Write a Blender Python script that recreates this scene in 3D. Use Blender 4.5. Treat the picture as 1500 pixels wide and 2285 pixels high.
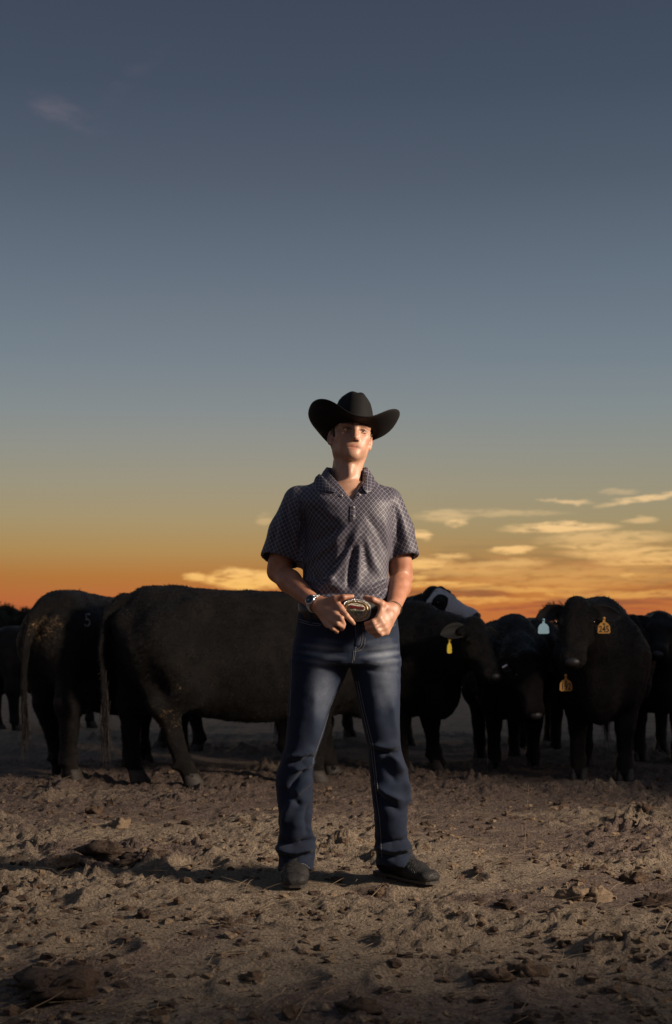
import bpy, math, random
import numpy as np
from mathutils import Vector, Matrix
from mathutils.bvhtree import BVHTree

for o in list(bpy.data.objects):
    bpy.data.objects.remove(o, do_unlink=True)
SC = bpy.context.scene
COL = SC.collection
random.seed(7)
RNG = np.random.default_rng(7)

# ------------------------------------------------------------------ camera
CAM_H = 0.88          # metres
FPX = 2955.0          # focal length in photo pixels
HX, HY = 750.0, 1450.0
cam = bpy.data.cameras.new("camera")
cam.sensor_fit = 'VERTICAL'
cam.sensor_height = 36.0
cam.lens = 36.0 * FPX / 2285.0
cam.shift_y = (HY - 1142.5) / 2285.0
cam.clip_end = 6000.0
cam.clip_start = 0.05
cam.dof.use_dof = True
cam.dof.focus_distance = 4.95
cam.dof.aperture_fstop = 4.5
cam_o = bpy.data.objects.new("camera", cam)
COL.objects.link(cam_o)
cam_o.location = (0, 0, CAM_H)
cam_o.rotation_euler = (math.radians(90), 0, 0)
SC.camera = cam_o
SC.render.resolution_x = 672
SC.render.resolution_y = 1024
SC.view_settings.view_transform = 'Standard'
SC.view_settings.look = 'None'
SC.view_settings.exposure = 0.0
SC.view_settings.gamma = 1.0
SC.view_settings.use_curve_mapping = False

def P(px, py, Y):
    """photo pixel at depth Y -> world point"""
    return np.array([(px - HX) / FPX * Y, Y, CAM_H + (HY - py) / FPX * Y])

def G(px, py):
    """photo pixel of a point on the ground -> world x, y"""
    Y = CAM_H * FPX / (py - HY)
    return (px - HX) / FPX * Y, Y

# ------------------------------------------------------------------ node helper
def lin(r, g=None, b=None):
    if g is None:
        r, g, b = r
    f = lambda c: (c / 255 / 12.92) if c / 255 <= 0.04045 else ((c / 255 + 0.055) / 1.055) ** 2.4
    return (f(r), f(g), f(b))

class NT:
    def __init__(s, tree):
        s.t = tree
    def n(s, typ, **kw):
        nd = s.t.nodes.new(typ)
        for k, v in kw.items():
            setattr(nd, k, v)
        return nd
    def put(s, sock, v):
        if isinstance(v, bpy.types.NodeSocket):
            s.t.links.new(v, sock)
        elif v is not None:
            if isinstance(v, (tuple, list)) and len(v) == 3 and sock.type == 'RGBA':
                v = (*v, 1)
            sock.default_value = v
    def m(s, op, a, b=None, c=None, clamp=False):
        nd = s.n('ShaderNodeMath', operation=op, use_clamp=clamp)
        s.put(nd.inputs[0], a)
        if b is not None: s.put(nd.inputs[1], b)
        if c is not None: s.put(nd.inputs[2], c)
        return nd.outputs[0]
    def add(s, a, b): return s.m('ADD', a, b)
    def sub(s, a, b): return s.m('SUBTRACT', a, b)
    def mul(s, a, b): return s.m('MULTIPLY', a, b)
    def step(s, x, lo, hi):
        nd = s.n('ShaderNodeMapRange', interpolation_type='SMOOTHSTEP')
        s.put(nd.inputs['Value'], x); s.put(nd.inputs['From Min'], lo); s.put(nd.inputs['From Max'], hi)
        return nd.outputs[0]
    def rng(s, x, a, b, c, d):
        nd = s.n('ShaderNodeMapRange')
        s.put(nd.inputs['Value'], x)
        for k, v in zip(('From Min', 'From Max', 'To Min', 'To Max'), (a, b, c, d)):
            s.put(nd.inputs[k], v)
        return nd.outputs[0]
    def mix(s, f, a, b, blend='MIX'):
        nd = s.n('ShaderNodeMix', data_type='RGBA', blend_type=blend)
        s.put(nd.inputs[0], f); s.put(nd.inputs[6], a); s.put(nd.inputs[7], b)
        return nd.outputs[2]
    def xyz(s, x, y, z):
        nd = s.n('ShaderNodeCombineXYZ')
        s.put(nd.inputs[0], x); s.put(nd.inputs[1], y); s.put(nd.inputs[2], z)
        return nd.outputs[0]
    def noise(s, vec, scale, detail=4, rough=0.55, dist=0.0):
        nd = s.n('ShaderNodeTexNoise')
        if vec is not None: s.put(nd.inputs['Vector'], vec)
        nd.inputs['Scale'].default_value = scale
        nd.inputs['Detail'].default_value = detail
        nd.inputs['Roughness'].default_value = rough
        nd.inputs['Distortion'].default_value = dist
        return nd.outputs[0]
    def ramp(s, f, stops, interp='LINEAR'):
        nd = s.n('ShaderNodeValToRGB')
        cr = nd.color_ramp; cr.interpolation = interp
        while len(cr.elements) < len(stops): cr.elements.new(0.5)
        for e, (p, c) in zip(cr.elements, stops):
            e.position = p; e.color = (*c, 1)
        s.put(nd.inputs[0], f)
        return nd.outputs[0]

# ------------------------------------------------------------------ sky
world = bpy.data.worlds.new("World")
SC.world = world
world.use_nodes = True
wt = world.node_tree
wt.nodes.clear()
W = NT(wt)
SUN_EL, SUN_AZ = math.radians(1.0), math.radians(-4.0)      # afterglow: behind the herd, just at the horizon
tc = W.n('ShaderNodeTexCoord')
sep = W.n('ShaderNodeSeparateXYZ'); wt.links.new(tc.outputs['Generated'], sep.inputs[0])
dx, dy, dz = sep.outputs
el = W.mul(W.m('ARCSINE', dz), 57.29578)
az = W.mul(W.m('ARCTAN2', dx, dy), 57.29578)
elc = W.m('MAXIMUM', el, 0.0)
def e_of(y): return math.degrees(math.atan((HY - y) / FPX))
west = [(0, (61, 72, 90)), (200, (67, 79, 97)), (400, (81, 93, 109)), (600, (98, 112, 127)), (800, (116, 130, 141)),
        (920, (131, 141, 144)), (1010, (143, 146, 138)), (1090, (153, 148, 127)), (1160, (161, 147, 112)), (1230, (168, 137, 87)),
        (1290, (170, 114, 60)), (1350, (177, 98, 60)), (1450, (172, 84, 60))]
stops = sorted([(e_of(y) / 40.0, lin(c)) for y, c in west])
stops.append((1.0, lin(84, 95, 113)))  # overhead raised above the sky in view, to lift the ambient light
grad = W.ramp(W.m('DIVIDE', elc, 40.0, clamp=True), stops)
# away from the sunset the sky is mauve-blue, brightened to lift the ambient light
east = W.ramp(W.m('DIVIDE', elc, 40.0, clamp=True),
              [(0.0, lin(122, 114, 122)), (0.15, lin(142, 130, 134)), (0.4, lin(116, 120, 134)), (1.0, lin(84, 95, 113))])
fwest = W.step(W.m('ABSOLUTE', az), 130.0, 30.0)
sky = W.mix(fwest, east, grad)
nish = W.n('ShaderNodeTexSky', sky_type='NISHITA')
nish.sun_disc = False
nish.sun_elevation = SUN_EL
nish.sun_rotation = SUN_AZ
nsc = W.mix(1.0, nish.outputs[0], (0.06, 0.06, 0.06), 'MULTIPLY')
sky = W.mix(0.06, sky, nsc)
# clouds, laid out on the sky sphere (degrees of azimuth / elevation)
vec = W.xyz(az, W.mul(el, 3.2), 0.0)
wob = W.noise(vec, 0.35, 5, 0.6)
wob2 = W.noise(W.xyz(W.mul(az, 0.6), W.mul(el, 2.6), 7.3), 1.0, 6, 0.62)
azw = W.add(az, W.mul(W.sub(wob, 0.5), 2.2))
elw = W.add(el, W.mul(W.sub(wob2, 0.5), 0.62))
def puff(px, py, w, h, tilt=0.0):
    a0 = math.degrees(math.atan((px - HX) / FPX)); e0 = e_of(py)
    wd = math.degrees(w / FPX); hd = math.degrees(h / FPX)
    u = W.sub(azw, a0)
    v = W.sub(W.sub(elw, e0), W.mul(u, tilt))
    u = W.m('DIVIDE', u, wd); v = W.m('DIVIDE', v, hd)
    r2 = W.add(W.mul(u, u), W.mul(v, v))
    return W.step(r2, 1.7, 0.05)
def total(lst):
    acc = None
    for args, s in lst:
        p = W.mul(puff(*args), s)
        acc = p if acc is None else W.m('MAXIMUM', acc, p)
    return acc
bright = total([((545, 1292, 80, 22), 1.0), ((442, 1288, 34, 9), .65), ((590, 1160, 22, 11), .22), ((1440, 1121, 95, 8, .13), .62),
                ((1262, 1124, 58, 5, -.03), .5), ((1385, 1104, 34, 7), .22), ((1008, 1166, 34, 9), .62), ((985, 1153, 70, 13), .35),
                ((1130, 1147, 120, 9), .25), ((1255, 1182, 120, 11), .8), ((936, 1196, 26, 9), .75), ((1150, 1229, 48, 10), .85),
                ((1335, 1222, 90, 8), .5), ((1430, 1166, 40, 8), .4), ((1400, 1240, 120, 14), .55), ((950, 1258, 70, 14), .65),
                ((1010, 1240, 40, 6), .5), ((1130, 1258, 100, 8), .4), ((960, 1305, 130, 6), .5), ((1400, 1288, 30, 5, -.2), .45),
                ((1232, 1328, 14, 4, -.25), .4), ((930, 1285, 60, 9), .5), ((1300, 1290, 260, 24), .24), ((1050, 1272, 160, 16), .32), ((1420, 1330, 200, 10), .36),
                ((1000, 1340, 220, 7), .40), ((1360, 1206, 150, 14), .45), ((1180, 1315, 160, 8), .35), ((1465, 1258, 120, 12), .55)])
streak = W.noise(W.xyz(W.mul(az, 0.22), W.mul(el, 2.3), 2.0), 1.0, 6, 0.6, 0.4)
band = W.mul(W.step(el, 5.2, 3.2), W.step(el, -0.5, 0.6))
side = W.rng(W.step(az, -3.0, 5.0), 0, 1, 0.0, 1.0)
bank = W.mul(W.mul(W.step(streak, 0.44, 0.58), band), side)
dark = W.mul(W.mul(W.step(streak, 0.50, 0.36), band), side)
ccol = W.ramp(W.m('DIVIDE', elc, 6.0, clamp=True), [(0.0, lin(205, 115, 62)), (0.3, lin(214, 146, 76)), (0.55, lin(236, 186, 112)), (1.0, lin(206, 172, 124))])
bcol = W.ramp(W.m('DIVIDE', elc, 6.0, clamp=True), [(0.0, lin(196, 104, 58)), (0.4, lin(194, 124, 60)), (1.0, lin(180, 148, 108))])
dcol = W.ramp(W.m('DIVIDE', elc, 6.0, clamp=True), [(0.0, lin(146, 74, 52)), (0.5, lin(148, 100, 64)), (1.0, lin(140, 126, 104))])
sky = W.mix(W.mul(dark, 0.75), sky, dcol)
sky = W.mix(W.mul(bank, 0.8), sky, bcol)
hot = W.ramp(W.m('DIVIDE', elc, 6.0, clamp=True), [(0.0, lin(226, 128, 62)), (0.4, lin(250, 190, 100)), (1.0, lin(240, 202, 148))])
brt = W.mul(W.m('MULTIPLY', bright, 1.45, clamp=True), W.step(W.noise(W.xyz(W.mul(az, 0.9), W.mul(el, 5.0), 3.1), 1.0, 6, 0.65), 0.26, 0.54))
sky = W.mix(brt, sky, hot)
wisp = W.mul(puff(155, 280, 75, 26, -.35), W.step(wob, 0.35, 0.7))
wisp2 = W.mul(puff(280, 205, 90, 22, .8), W.step(wob, 0.35, 0.75))
sky = W.mix(W.mul(W.m('MAXIMUM', wisp, W.mul(wisp2, .35)), 0.26), sky, lin(138, 124, 134))
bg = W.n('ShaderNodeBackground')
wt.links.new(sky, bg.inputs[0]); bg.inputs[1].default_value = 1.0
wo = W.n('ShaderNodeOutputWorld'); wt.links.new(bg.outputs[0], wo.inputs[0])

# ------------------------------------------------------------------ lights
# the last of the sun, low behind the herd
sl = bpy.data.lights.new("sun", 'SUN')
sl.energy = 0.25; sl.angle = math.radians(12); sl.color = (1.0, 0.62, 0.36)
so = bpy.data.objects.new("sun", sl); COL.objects.link(so)
sd = Vector((math.sin(SUN_AZ), math.cos(SUN_AZ), math.tan(math.radians(3.0))))
so.rotation_euler = sd.to_track_quat('Z', 'Y').to_euler()
# the photographer's gridded strobe, right of the frame: it throws the man's shadow to the left
LAMP = Vector((6.25, 3.10, 3.40)); AIM = Vector((-1.55, 6.70, 1.00))
kl = bpy.data.lights.new("strobe", 'SPOT')
kl.energy = 4700.0; kl.color = (1.0, 0.83, 0.66)
kl.spot_size = math.radians(58); kl.spot_blend = 1.0; kl.shadow_soft_size = 0.50
ko = bpy.data.objects.new("strobe", kl); COL.objects.link(ko)
ko.location = LAMP
ko.rotation_euler = (LAMP - AIM).to_track_quat('Z', 'Y').to_euler()

# ------------------------------------------------------------------ scene helpers
def tag(o, label=None, cat=None, group=None, kind=None):
    if label: o['label'] = label
    if cat: o['category'] = cat
    if group: o['group'] = group
    if kind: o['kind'] = kind
    return o

def empty(name, loc=(0, 0, 0)):
    o = bpy.data.objects.new(name, None)
    COL.objects.link(o); o.location = loc
    o.empty_display_size = 0.1
    return o

def mesh_np(name, V, F4=None, F3=None, smooth=True):
    V = np.asarray(V, dtype=np.float32)
    me = bpy.data.meshes.new(name)
    f4 = np.zeros((0, 4), np.int32) if F4 is None else np.asarray(F4, np.int32).reshape(-1, 4)
    f3 = np.zeros((0, 3), np.int32) if F3 is None else np.asarray(F3, np.int32).reshape(-1, 3)
    nl = f4.size + f3.size
    me.vertices.add(len(V)); me.vertices.foreach_set('co', V.ravel())
    me.loops.add(nl); me.loops.foreach_set('vertex_index', np.concatenate([f4.ravel(), f3.ravel()]))
    me.polygons.add(len(f4) + len(f3))
    ls = np.concatenate([np.arange(len(f4)) * 4, f4.size + np.arange(len(f3)) * 3]).astype(np.int32)
    me.polygons.foreach_set('loop_start', ls)
    me.update(calc_edges=True)
    me.polygons.foreach_set('use_smooth', np.full(len(me.polygons), smooth))
    me.validate()
    return me

def attr(me, name, arr):
    arr = np.asarray(arr, np.float32)
    if arr.ndim == 1:
        a = me.attributes.new(name, 'FLOAT', 'POINT'); a.data.foreach_set('value', arr)
    elif arr.shape[1] == 3:
        a = me.attributes.new(name, 'FLOAT_VECTOR', 'POINT'); a.data.foreach_set('vector', arr.ravel())

def obj(name, me, mat=None, parent=None, world=True):
    """link a mesh; under an Empty, world=True keeps vertices in world space"""
    o = bpy.data.objects.new(name, me)
    COL.objects.link(o)
    if mat and not me.materials: me.materials.append(mat)
    if parent:
        o.parent = parent
        if world and parent.type == 'EMPTY':
            o.matrix_parent_inverse = parent.matrix_basis.inverted()
    return o

class MB:
    """collects simple shapes into one mesh"""
    def __init__(s): s.V = []; s.F = []
    def _add(s, V, F):
        b = len(s.V); s.V += [tuple(map(float, v)) for v in V]; s.F += [tuple(i + b for i in f) for f in F]
    def grid(s, rows, closed=False, cap=False):
        n = len(rows[0]); V = [v for r in rows for v in r]; F = []
        for i in range(len(rows) - 1):
            for j in range(n if closed else n - 1):
                k = (j + 1) % n
                F.append((i * n + j, i * n + k, (i + 1) * n + k, (i + 1) * n + j))
        if cap:
            F.append(tuple(range(n))[::-1]); F.append(tuple(range((len(rows) - 1) * n, len(rows) * n)))
        s._add(V, F)
    def tube(s, pts, r, sides=6, cap=True):
        pts = [Vector(p) for p in pts]; rows = []
        rr = r if hasattr(r, '__len__') else [r] * len(pts)
        ref = Vector((0.13, 0.21, 0.97))
        for i, p in enumerate(pts):
            t = (pts[min(i + 1, len(pts) - 1)] - pts[max(i - 1, 0)]).normalized()
            a = t.cross(ref)
            if a.length < 1e-3: a = t.cross(Vector((1, 0, 0)))
            a.normalize(); b = t.cross(a)
            rows.append([p + (a * math.cos(q) + b * math.sin(q)) * rr[i] for q in [2 * math.pi * k / sides for k in range(sides)]])
        s.grid(rows, True, cap)
    def box(s, lo, hi):
        x0, y0, z0 = lo; x1, y1, z1 = hi
        V = [(x0, y0, z0), (x1, y0, z0), (x1, y1, z0), (x0, y1, z0), (x0, y0, z1), (x1, y0, z1), (x1, y1, z1), (x0, y1, z1)]
        s._add(V, [(0, 3, 2, 1), (4, 5, 6, 7), (0, 1, 5, 4), (1, 2, 6, 5), (2, 3, 7, 6), (3, 0, 4, 7)])
    def ball(s, c, r, seg=10, ring=6, M=None):
        rr = r if hasattr(r, '__len__') else (r, r, r)
        rows = []
        for i in range(ring + 1):
            th = math.pi * i / ring
            th = min(max(th, 0.03), math.pi - 0.03)
            row = []
            for k in range(seg):
                q = 2 * math.pi * k / seg
                v = Vector((rr[0] * math.sin(th) * math.cos(q), rr[1] * math.sin(th) * math.sin(q), rr[2] * math.cos(th)))
                if M is not None: v = M @ v
                row.append(Vector(c) + v)
            rows.append(row[::-1])
        s.grid(rows, True, True)
    def prism(s, outline, depth, M=None, off=(0, 0, 0)):
        """outline in local xy, extruded along -z..+z"""
        n = len(outline)
        tr = (lambda v: (M @ Vector(v)) + Vector(off)) if M is not None else (lambda v: Vector(v) + Vector(off))
        V = [tr((x, y, depth / 2)) for x, y in outline] + [tr((x, y, -depth / 2)) for x, y in outline]
        F = [tuple(range(n)), tuple(range(2 * n - 1, n - 1, -1))]
        for i in range(n):
            j = (i + 1) % n
            F.append((i, i + n, j + n, j))
        s._add(V, F)
    def mesh(s, name, smooth=False):
        me = bpy.data.meshes.new(name)
        me.from_pydata(s.V, [], s.F); me.update()
        if smooth: me.polygons.foreach_set('use_smooth', np.full(len(me.polygons), True))
        return me
    def build(s, name, mat=None, parent=None, smooth=False, world=True):
        return obj(name, s.mesh(name, smooth), mat, parent, world)

def text_mesh(body, size, depth, name):
    cu = bpy.data.curves.new(name, 'FONT')
    cu.body = body; cu.size = size; cu.extrude = depth; cu.align_x = 'CENTER'; cu.align_y = 'CENTER'
    cu.offset = size * 0.012
    o = bpy.data.objects.new(name, cu); COL.objects.link(o)
    dg = bpy.context.evaluated_depsgraph_get()
    me = bpy.data.meshes.new_from_object(o.evaluated_get(dg))
    bpy.data.objects.remove(o, do_unlink=True); bpy.data.curves.remove(cu)
    me.name = name
    return me

def mesh_xform(me, M):
    me.transform(M); me.update(); return me

# ------------------------------------------------------------------ noise
_perm = RNG.permutation(512).astype(np.int32)
_perm = np.concatenate([_perm, _perm, _perm])
_grad = RNG.normal(size=(512, 3)).astype(np.float32); _grad /= np.linalg.norm(_grad, axis=1)[:, None]
def pnoise(x, y, z=0.0):
    x, y, z = np.broadcast_arrays(np.asarray(x, np.float32), np.asarray(y, np.float32), np.asarray(z, np.float32))
    xi = np.floor(x).astype(np.int32); yi = np.floor(y).astype(np.int32); zi = np.floor(z).astype(np.int32)
    xf = x - xi; yf = y - yi; zf = z - zi
    u = xf * xf * xf * (xf * (xf * 6 - 15) + 10); v = yf * yf * yf * (yf * (yf * 6 - 15) + 10); w = zf * zf * zf * (zf * (zf * 6 - 15) + 10)
    xi &= 511; yi &= 511; zi &= 511
    def g(i, j, k):
        h = _perm[_perm[_perm[(xi + i) & 511] + ((yi + j) & 511)] + ((zi + k) & 511)] & 511
        gg = _grad[h]
        return gg[..., 0] * (xf - i) + gg[..., 1] * (yf - j) + gg[..., 2] * (zf - k)
    l = lambda a, b, t: a + (b - a) * t
    r = l(l(l(g(0, 0, 0), g(1, 0, 0), u), l(g(0, 1, 0), g(1, 1, 0), u), v),
          l(l(g(0, 0, 1), g(1, 0, 1), u), l(g(0, 1, 1), g(1, 1, 1), u), v), w)
    return r * 1.6

# ------------------------------------------------------------------ implicit surfaces
class Field:
    def __init__(s, lo, hi, h):
        s.lo = np.array(lo, float); s.h = h
        s.n = np.ceil((np.array(hi, float) - s.lo) / h).astype(int) + 1
        s.ax = [(s.lo[i] + np.arange(s.n[i]) * h).astype(np.float32) for i in range(3)]
        s.F = np.full(s.n, 0.4, np.float32)
    def box(s, lo, hi):
        a = np.clip(np.floor((np.array(lo) - s.lo) / s.h).astype(int), 0, s.n)
        b = np.clip(np.ceil((np.array(hi) - s.lo) / s.h).astype(int) + 1, 0, s.n)
        if np.any(b - a < 1): return None, None
        sl = tuple(slice(a[i], b[i]) for i in range(3))
        X = s.ax[0][sl[0]][:, None, None]; Y = s.ax[1][sl[1]][None, :, None]; Z = s.ax[2][sl[2]][None, None, :]
        return sl, (X, Y, Z)
    def comb(s, sl, d, k, sub=False, inter=False):
        a = s.F[sl]
        if sub:
            d = -d
        if sub or inter:
            if k > 0:
                h = np.clip(0.5 - 0.5 * (d - a) / k, 0, 1)
                s.F[sl] = d * (1 - h) + a * h + k * h * (1 - h)
            else: s.F[sl] = np.maximum(a, d)
        else:
            if k > 0:
                h = np.clip(0.5 + 0.5 * (a - d) / k, 0, 1)
                s.F[sl] = a * (1 - h) + d * h - k * h * (1 - h)
            else: s.F[sl] = np.minimum(a, d)
    def cap(s, a, b, ra, rb, k=0.01, flat=None, ratio=1.0, sub=False):
        """tapered capsule; 'flat' direction is squeezed by ratio (<1 = thinner)"""
        a = np.array(a, float); b = np.array(b, float); m = max(ra, rb) * max(1, ratio) + k + 2 * s.h
        sl, p = s.box(np.minimum(a, b) - m, np.maximum(a, b) + m)
        if sl is None: return
        ba = b - a; L2 = float(ba @ ba) + 1e-12
        q = [p[i] - np.float32(a[i]) for i in range(3)]
        t = np.clip((q[0] * ba[0] + q[1] * ba[1] + q[2] * ba[2]) / L2, 0, 1).astype(np.float32)
        q = [q[i] - t * np.float32(ba[i]) for i in range(3)]
        r2 = q[0] ** 2 + q[1] ** 2 + q[2] ** 2
        if flat is not None:
            f = np.array(flat, float); f /= np.linalg.norm(f)
            c = q[0] * f[0] + q[1] * f[1] + q[2] * f[2]
            e = np.sqrt(r2 + c * c * (1 / ratio ** 2 - 1)) + 1e-9
            ln = np.sqrt(r2) + 1e-9
            R = ra + (rb - ra) * t
            d = ln - R * ln / e
            d = np.where(ln < 1e-6, -R * min(1, ratio), d)
        else:
            d = np.sqrt(r2) - (ra + (rb - ra) * t)
        s.comb(sl, d.astype(np.float32), k, sub)
    def chain(s, pts, rs, k=0.01, **kw):
        for i in range(len(pts) - 1):
            s.cap(pts[i], pts[i + 1], rs[i], rs[i + 1], k if i == 0 else min(k, 0.5 * min(rs[i], rs[i + 1])), **kw)
    def ell(s, c, r, k=0.01, R=None, sub=False):
        c = np.array(c, float); r = np.array(r, float)
        if R is None:
            m = r + k + 2 * s.h
        else:
            m = np.full(3, r.max() + k + 2 * s.h)
        sl, p = s.box(c - m, c + m)
        if sl is None: return
        q = [p[i] - np.float32(c[i]) for i in range(3)]
        if R is not None:      # rows of R are the ellipsoid axes
            q = [q[0] * R[i][0] + q[1] * R[i][1] + q[2] * R[i][2] for i in range(3)]
        k0 = np.sqrt((q[0] / r[0]) ** 2 + (q[1] / r[1]) ** 2 + (q[2] / r[2]) ** 2)
        k1 = np.sqrt((q[0] / r[0] ** 2) ** 2 + (q[1] / r[1] ** 2) ** 2 + (q[2] / r[2] ** 2) ** 2) + 1e-6
        d = np.where(k0 < 1e-4, -r.min(), k0 * (k0 - 1) / k1)
        s.comb(sl, d.astype(np.float32), k, sub)
    def loft(s, zs, cx, cy, a, b, k=0.01, sub=False, p=2.0, tilt=None):
        """vertical loft of (super)ellipses; zs ascending"""
        zs = np.array(zs, float); m = k + 2 * s.h
        cx, cy, a, b = [np.broadcast_to(np.array(v, float), zs.shape) for v in (cx, cy, a, b)]
        lo = [np.min(cx - a) - m, np.min(cy - b) - m, zs[0] - m]; hi = [np.max(cx + a) + m, np.max(cy + b) + m, zs[-1] + m]
        sl, q = s.box(lo, hi)
        if sl is None: return
        z = np.clip(q[2].ravel(), zs[0], zs[-1])
        def it(v):
            # smooth (monotone-ish) interpolation
            i = np.clip(np.searchsorted(zs, z) - 1, 0, len(zs) - 2)
            t = (z - zs[i]) / (zs[i + 1] - zs[i])
            sl_ = np.gradient(v, zs)
            h = zs[i + 1] - zs[i]
            t2, t3 = t * t, t * t * t
            return (((2 * t3 - 3 * t2 + 1) * v[i] + (t3 - 2 * t2 + t) * h * sl_[i] + (-2 * t3 + 3 * t2) * v[i + 1] + (t3 - t2) * h * sl_[i + 1])
                    ).astype(np.float32)[None, None, :]
        dx_ = q[0] - it(cx); dy_ = q[1] - it(cy); A = it(a); B = it(b)
        ln = np.sqrt(dx_ ** 2 + dy_ ** 2) + 1e-7
        if p == 2.0: e = np.sqrt((dx_ / A) ** 2 + (dy_ / B) ** 2) + 1e-6
        else: e = (np.abs(dx_ / A) ** p + np.abs(dy_ / B) ** p) ** (1 / p) + 1e-6
        d = ln - ln / e
        d = np.maximum(d, -np.minimum(A, B))
        d = np.maximum(d, np.maximum(q[2] - np.float32(zs[-1]), np.float32(zs[0]) - q[2]))
        s.comb(sl, d.astype(np.float32), k, sub)
    def plane(s, c, n, lo, hi, k=0.0):
        """cut away the side the normal n points to, inside a box"""
        sl, q = s.box(lo, hi)
        n = np.array(n, float); n /= np.linalg.norm(n)
        d = (q[0] - c[0]) * n[0] + (q[1] - c[1]) * n[1] + (q[2] - c[2]) * n[2]
        s.comb(sl, d.astype(np.float32), k, inter=True)
    def mesh(s):
        F = s.F; ins = F < 0
        n = np.array(F.shape)
        c = np.zeros(n - 1, np.int8)
        for i in (0, 1):
            for j in (0, 1):
                for k in (0, 1):
                    c += ins[i:n[0] - 1 + i, j:n[1] - 1 + j, k:n[2] - 1 + k]
        act = (c > 0) & (c < 8)
        I, J, K = np.nonzero(act)
        vid = np.full(n - 1, -1, np.int32); vid[I, J, K] = np.arange(len(I), dtype=np.int32)
        pos = np.zeros((len(I), 3)); cnt = np.zeros(len(I))
        cs = [(i, j, k) for i in (0, 1) for j in (0, 1) for k in (0, 1)]
        for a in cs:
            for ax in range(3):
                if a[ax]: continue
                b = list(a); b[ax] = 1
                fa = F[I + a[0], J + a[1], K + a[2]]; fb = F[I + b[0], J + b[1], K + b[2]]
                cr = (fa < 0) != (fb < 0)
                t = np.where(cr, fa / np.where(cr, fa - fb, 1), 0)
                for q in range(3):
                    pos[:, q] += np.where(cr, a[q] + (t if q == ax else 0), 0)
                cnt += cr
        pos /= np.maximum(cnt, 1)[:, None]
        V = (np.stack([I, J, K], 1) + pos) * s.h + s.lo
        Q = []
        for ax in range(3):
            o = [x for x in range(3) if x != ax]
            A = [slice(1, -1)] * 3; B = [slice(1, -1)] * 3
            A[ax] = slice(0, -1); B[ax] = slice(1, None)
            a_, b_ = ins[tuple(A)], ins[tuple(B)]
            for sign in (0, 1):
                m = (a_ & ~b_) if sign == 0 else (~a_ & b_)
                idx = np.nonzero(m)
                base = [idx[q] + (0 if q == ax else 1) for q in range(3)]
                def cell(d0, d1):
                    q = list(base)
                    q[o[0]] = q[o[0]] - d0; q[o[1]] = q[o[1]] - d1
                    return vid[q[0], q[1], q[2]]
                quad = np.stack([cell(1, 1), cell(0, 1), cell(0, 0), cell(1, 0)], 1)
                flip = (sign == 1) ^ (ax == 1)
                if flip: quad = quad[:, ::-1]
                Q.append(quad)
        return V.astype(np.float32), np.concatenate(Q)

def vnormals(V, Q):
    a, b, c, d = V[Q[:, 0]], V[Q[:, 1]], V[Q[:, 2]], V[Q[:, 3]]
    fn = np.cross(c - a, d - b)
    N = np.zeros_like(V)
    for k in range(4): np.add.at(N, Q[:, k], fn)
    N /= np.linalg.norm(N, axis=1)[:, None] + 1e-12
    return N

def relax(V, Q, it=2, f=0.5):
    E = np.concatenate([Q[:, [0, 1]], Q[:, [1, 2]], Q[:, [2, 3]], Q[:, [3, 0]]])
    cnt = np.bincount(E.ravel(), minlength=len(V)).astype(np.float32)[:, None]
    for _ in range(it):
        S = np.zeros_like(V)
        for q in range(3):
            S[:, q] = np.bincount(E[:, 0], V[E[:, 1], q], len(V)) + np.bincount(E[:, 1], V[E[:, 0], q], len(V))
        V = V + (S / np.maximum(cnt, 1) - V) * f
    return V.astype(np.float32)

def seg_dist(x, z, pts):
    """distance in the plane to a polyline and parameter 0..1 along it"""
    best = np.full(np.shape(x), 1e9, np.float32); par = np.zeros(np.shape(x), np.float32)
    n = len(pts) - 1
    for i in range(n):
        a = pts[i]; b = pts[i + 1]
        bx, bz = b[0] - a[0], b[1] - a[1]
        t = np.clip(((x - a[0]) * bx + (z - a[1]) * bz) / (bx * bx + bz * bz + 1e-9), 0, 1)
        d = np.hypot(x - a[0] - t * bx, z - a[1] - t * bz)
        m = d < best
        best = np.where(m, d, best); par = np.where(m, (i + t) / n, par)
    return best, par

def blades(pos, dirs, lens, width, curl=None):
    """thin tapered hair blades, 2 segments each"""
    n = len(pos)
    dirs = dirs / (np.linalg.norm(dirs, axis=1)[:, None] + 1e-9)
    side = np.cross(dirs, RNG.normal(size=(n, 3))); side /= np.linalg.norm(side, axis=1)[:, None] + 1e-9
    w = (np.broadcast_to(width, n) * 0.5)[:, None]
    L = np.asarray(lens)[:, None]
    c = np.zeros((n, 3)) if curl is None else curl
    a0 = pos - side * w; a1 = pos + side * w
    mid = pos + dirs * L * 0.55 + c * L * 0.2
    b0 = mid - side * w * 0.7; b1 = mid + side * w * 0.7
    tip = pos + dirs * L + c * L * 0.8
    V = np.stack([a0, a1, b0, b1, tip], 1).reshape(-1, 3)
    i = np.arange(n)[:, None] * 5
    F4 = i + np.array([[0, 1, 3, 2]]); F3 = i + np.array([[2, 3, 4]])
    return V, F4, F3
# ------------------------------------------------------------------ materials
def new_mat(name):
    m = bpy.data.materials.new(name); m.use_nodes = True
    t = m.node_tree
    b = next(n for n in t.nodes if n.type == 'BSDF_PRINCIPLED')
    return m, NT(t), b

def bump(N, b, height, strength, dist):
    bn = N.n('ShaderNodeBump'); bn.inputs['Strength'].default_value = strength; bn.inputs['Distance'].default_value = dist
    N.put(bn.inputs['Height'], height); N.put(b.inputs['Normal'], bn.outputs[0])

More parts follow.
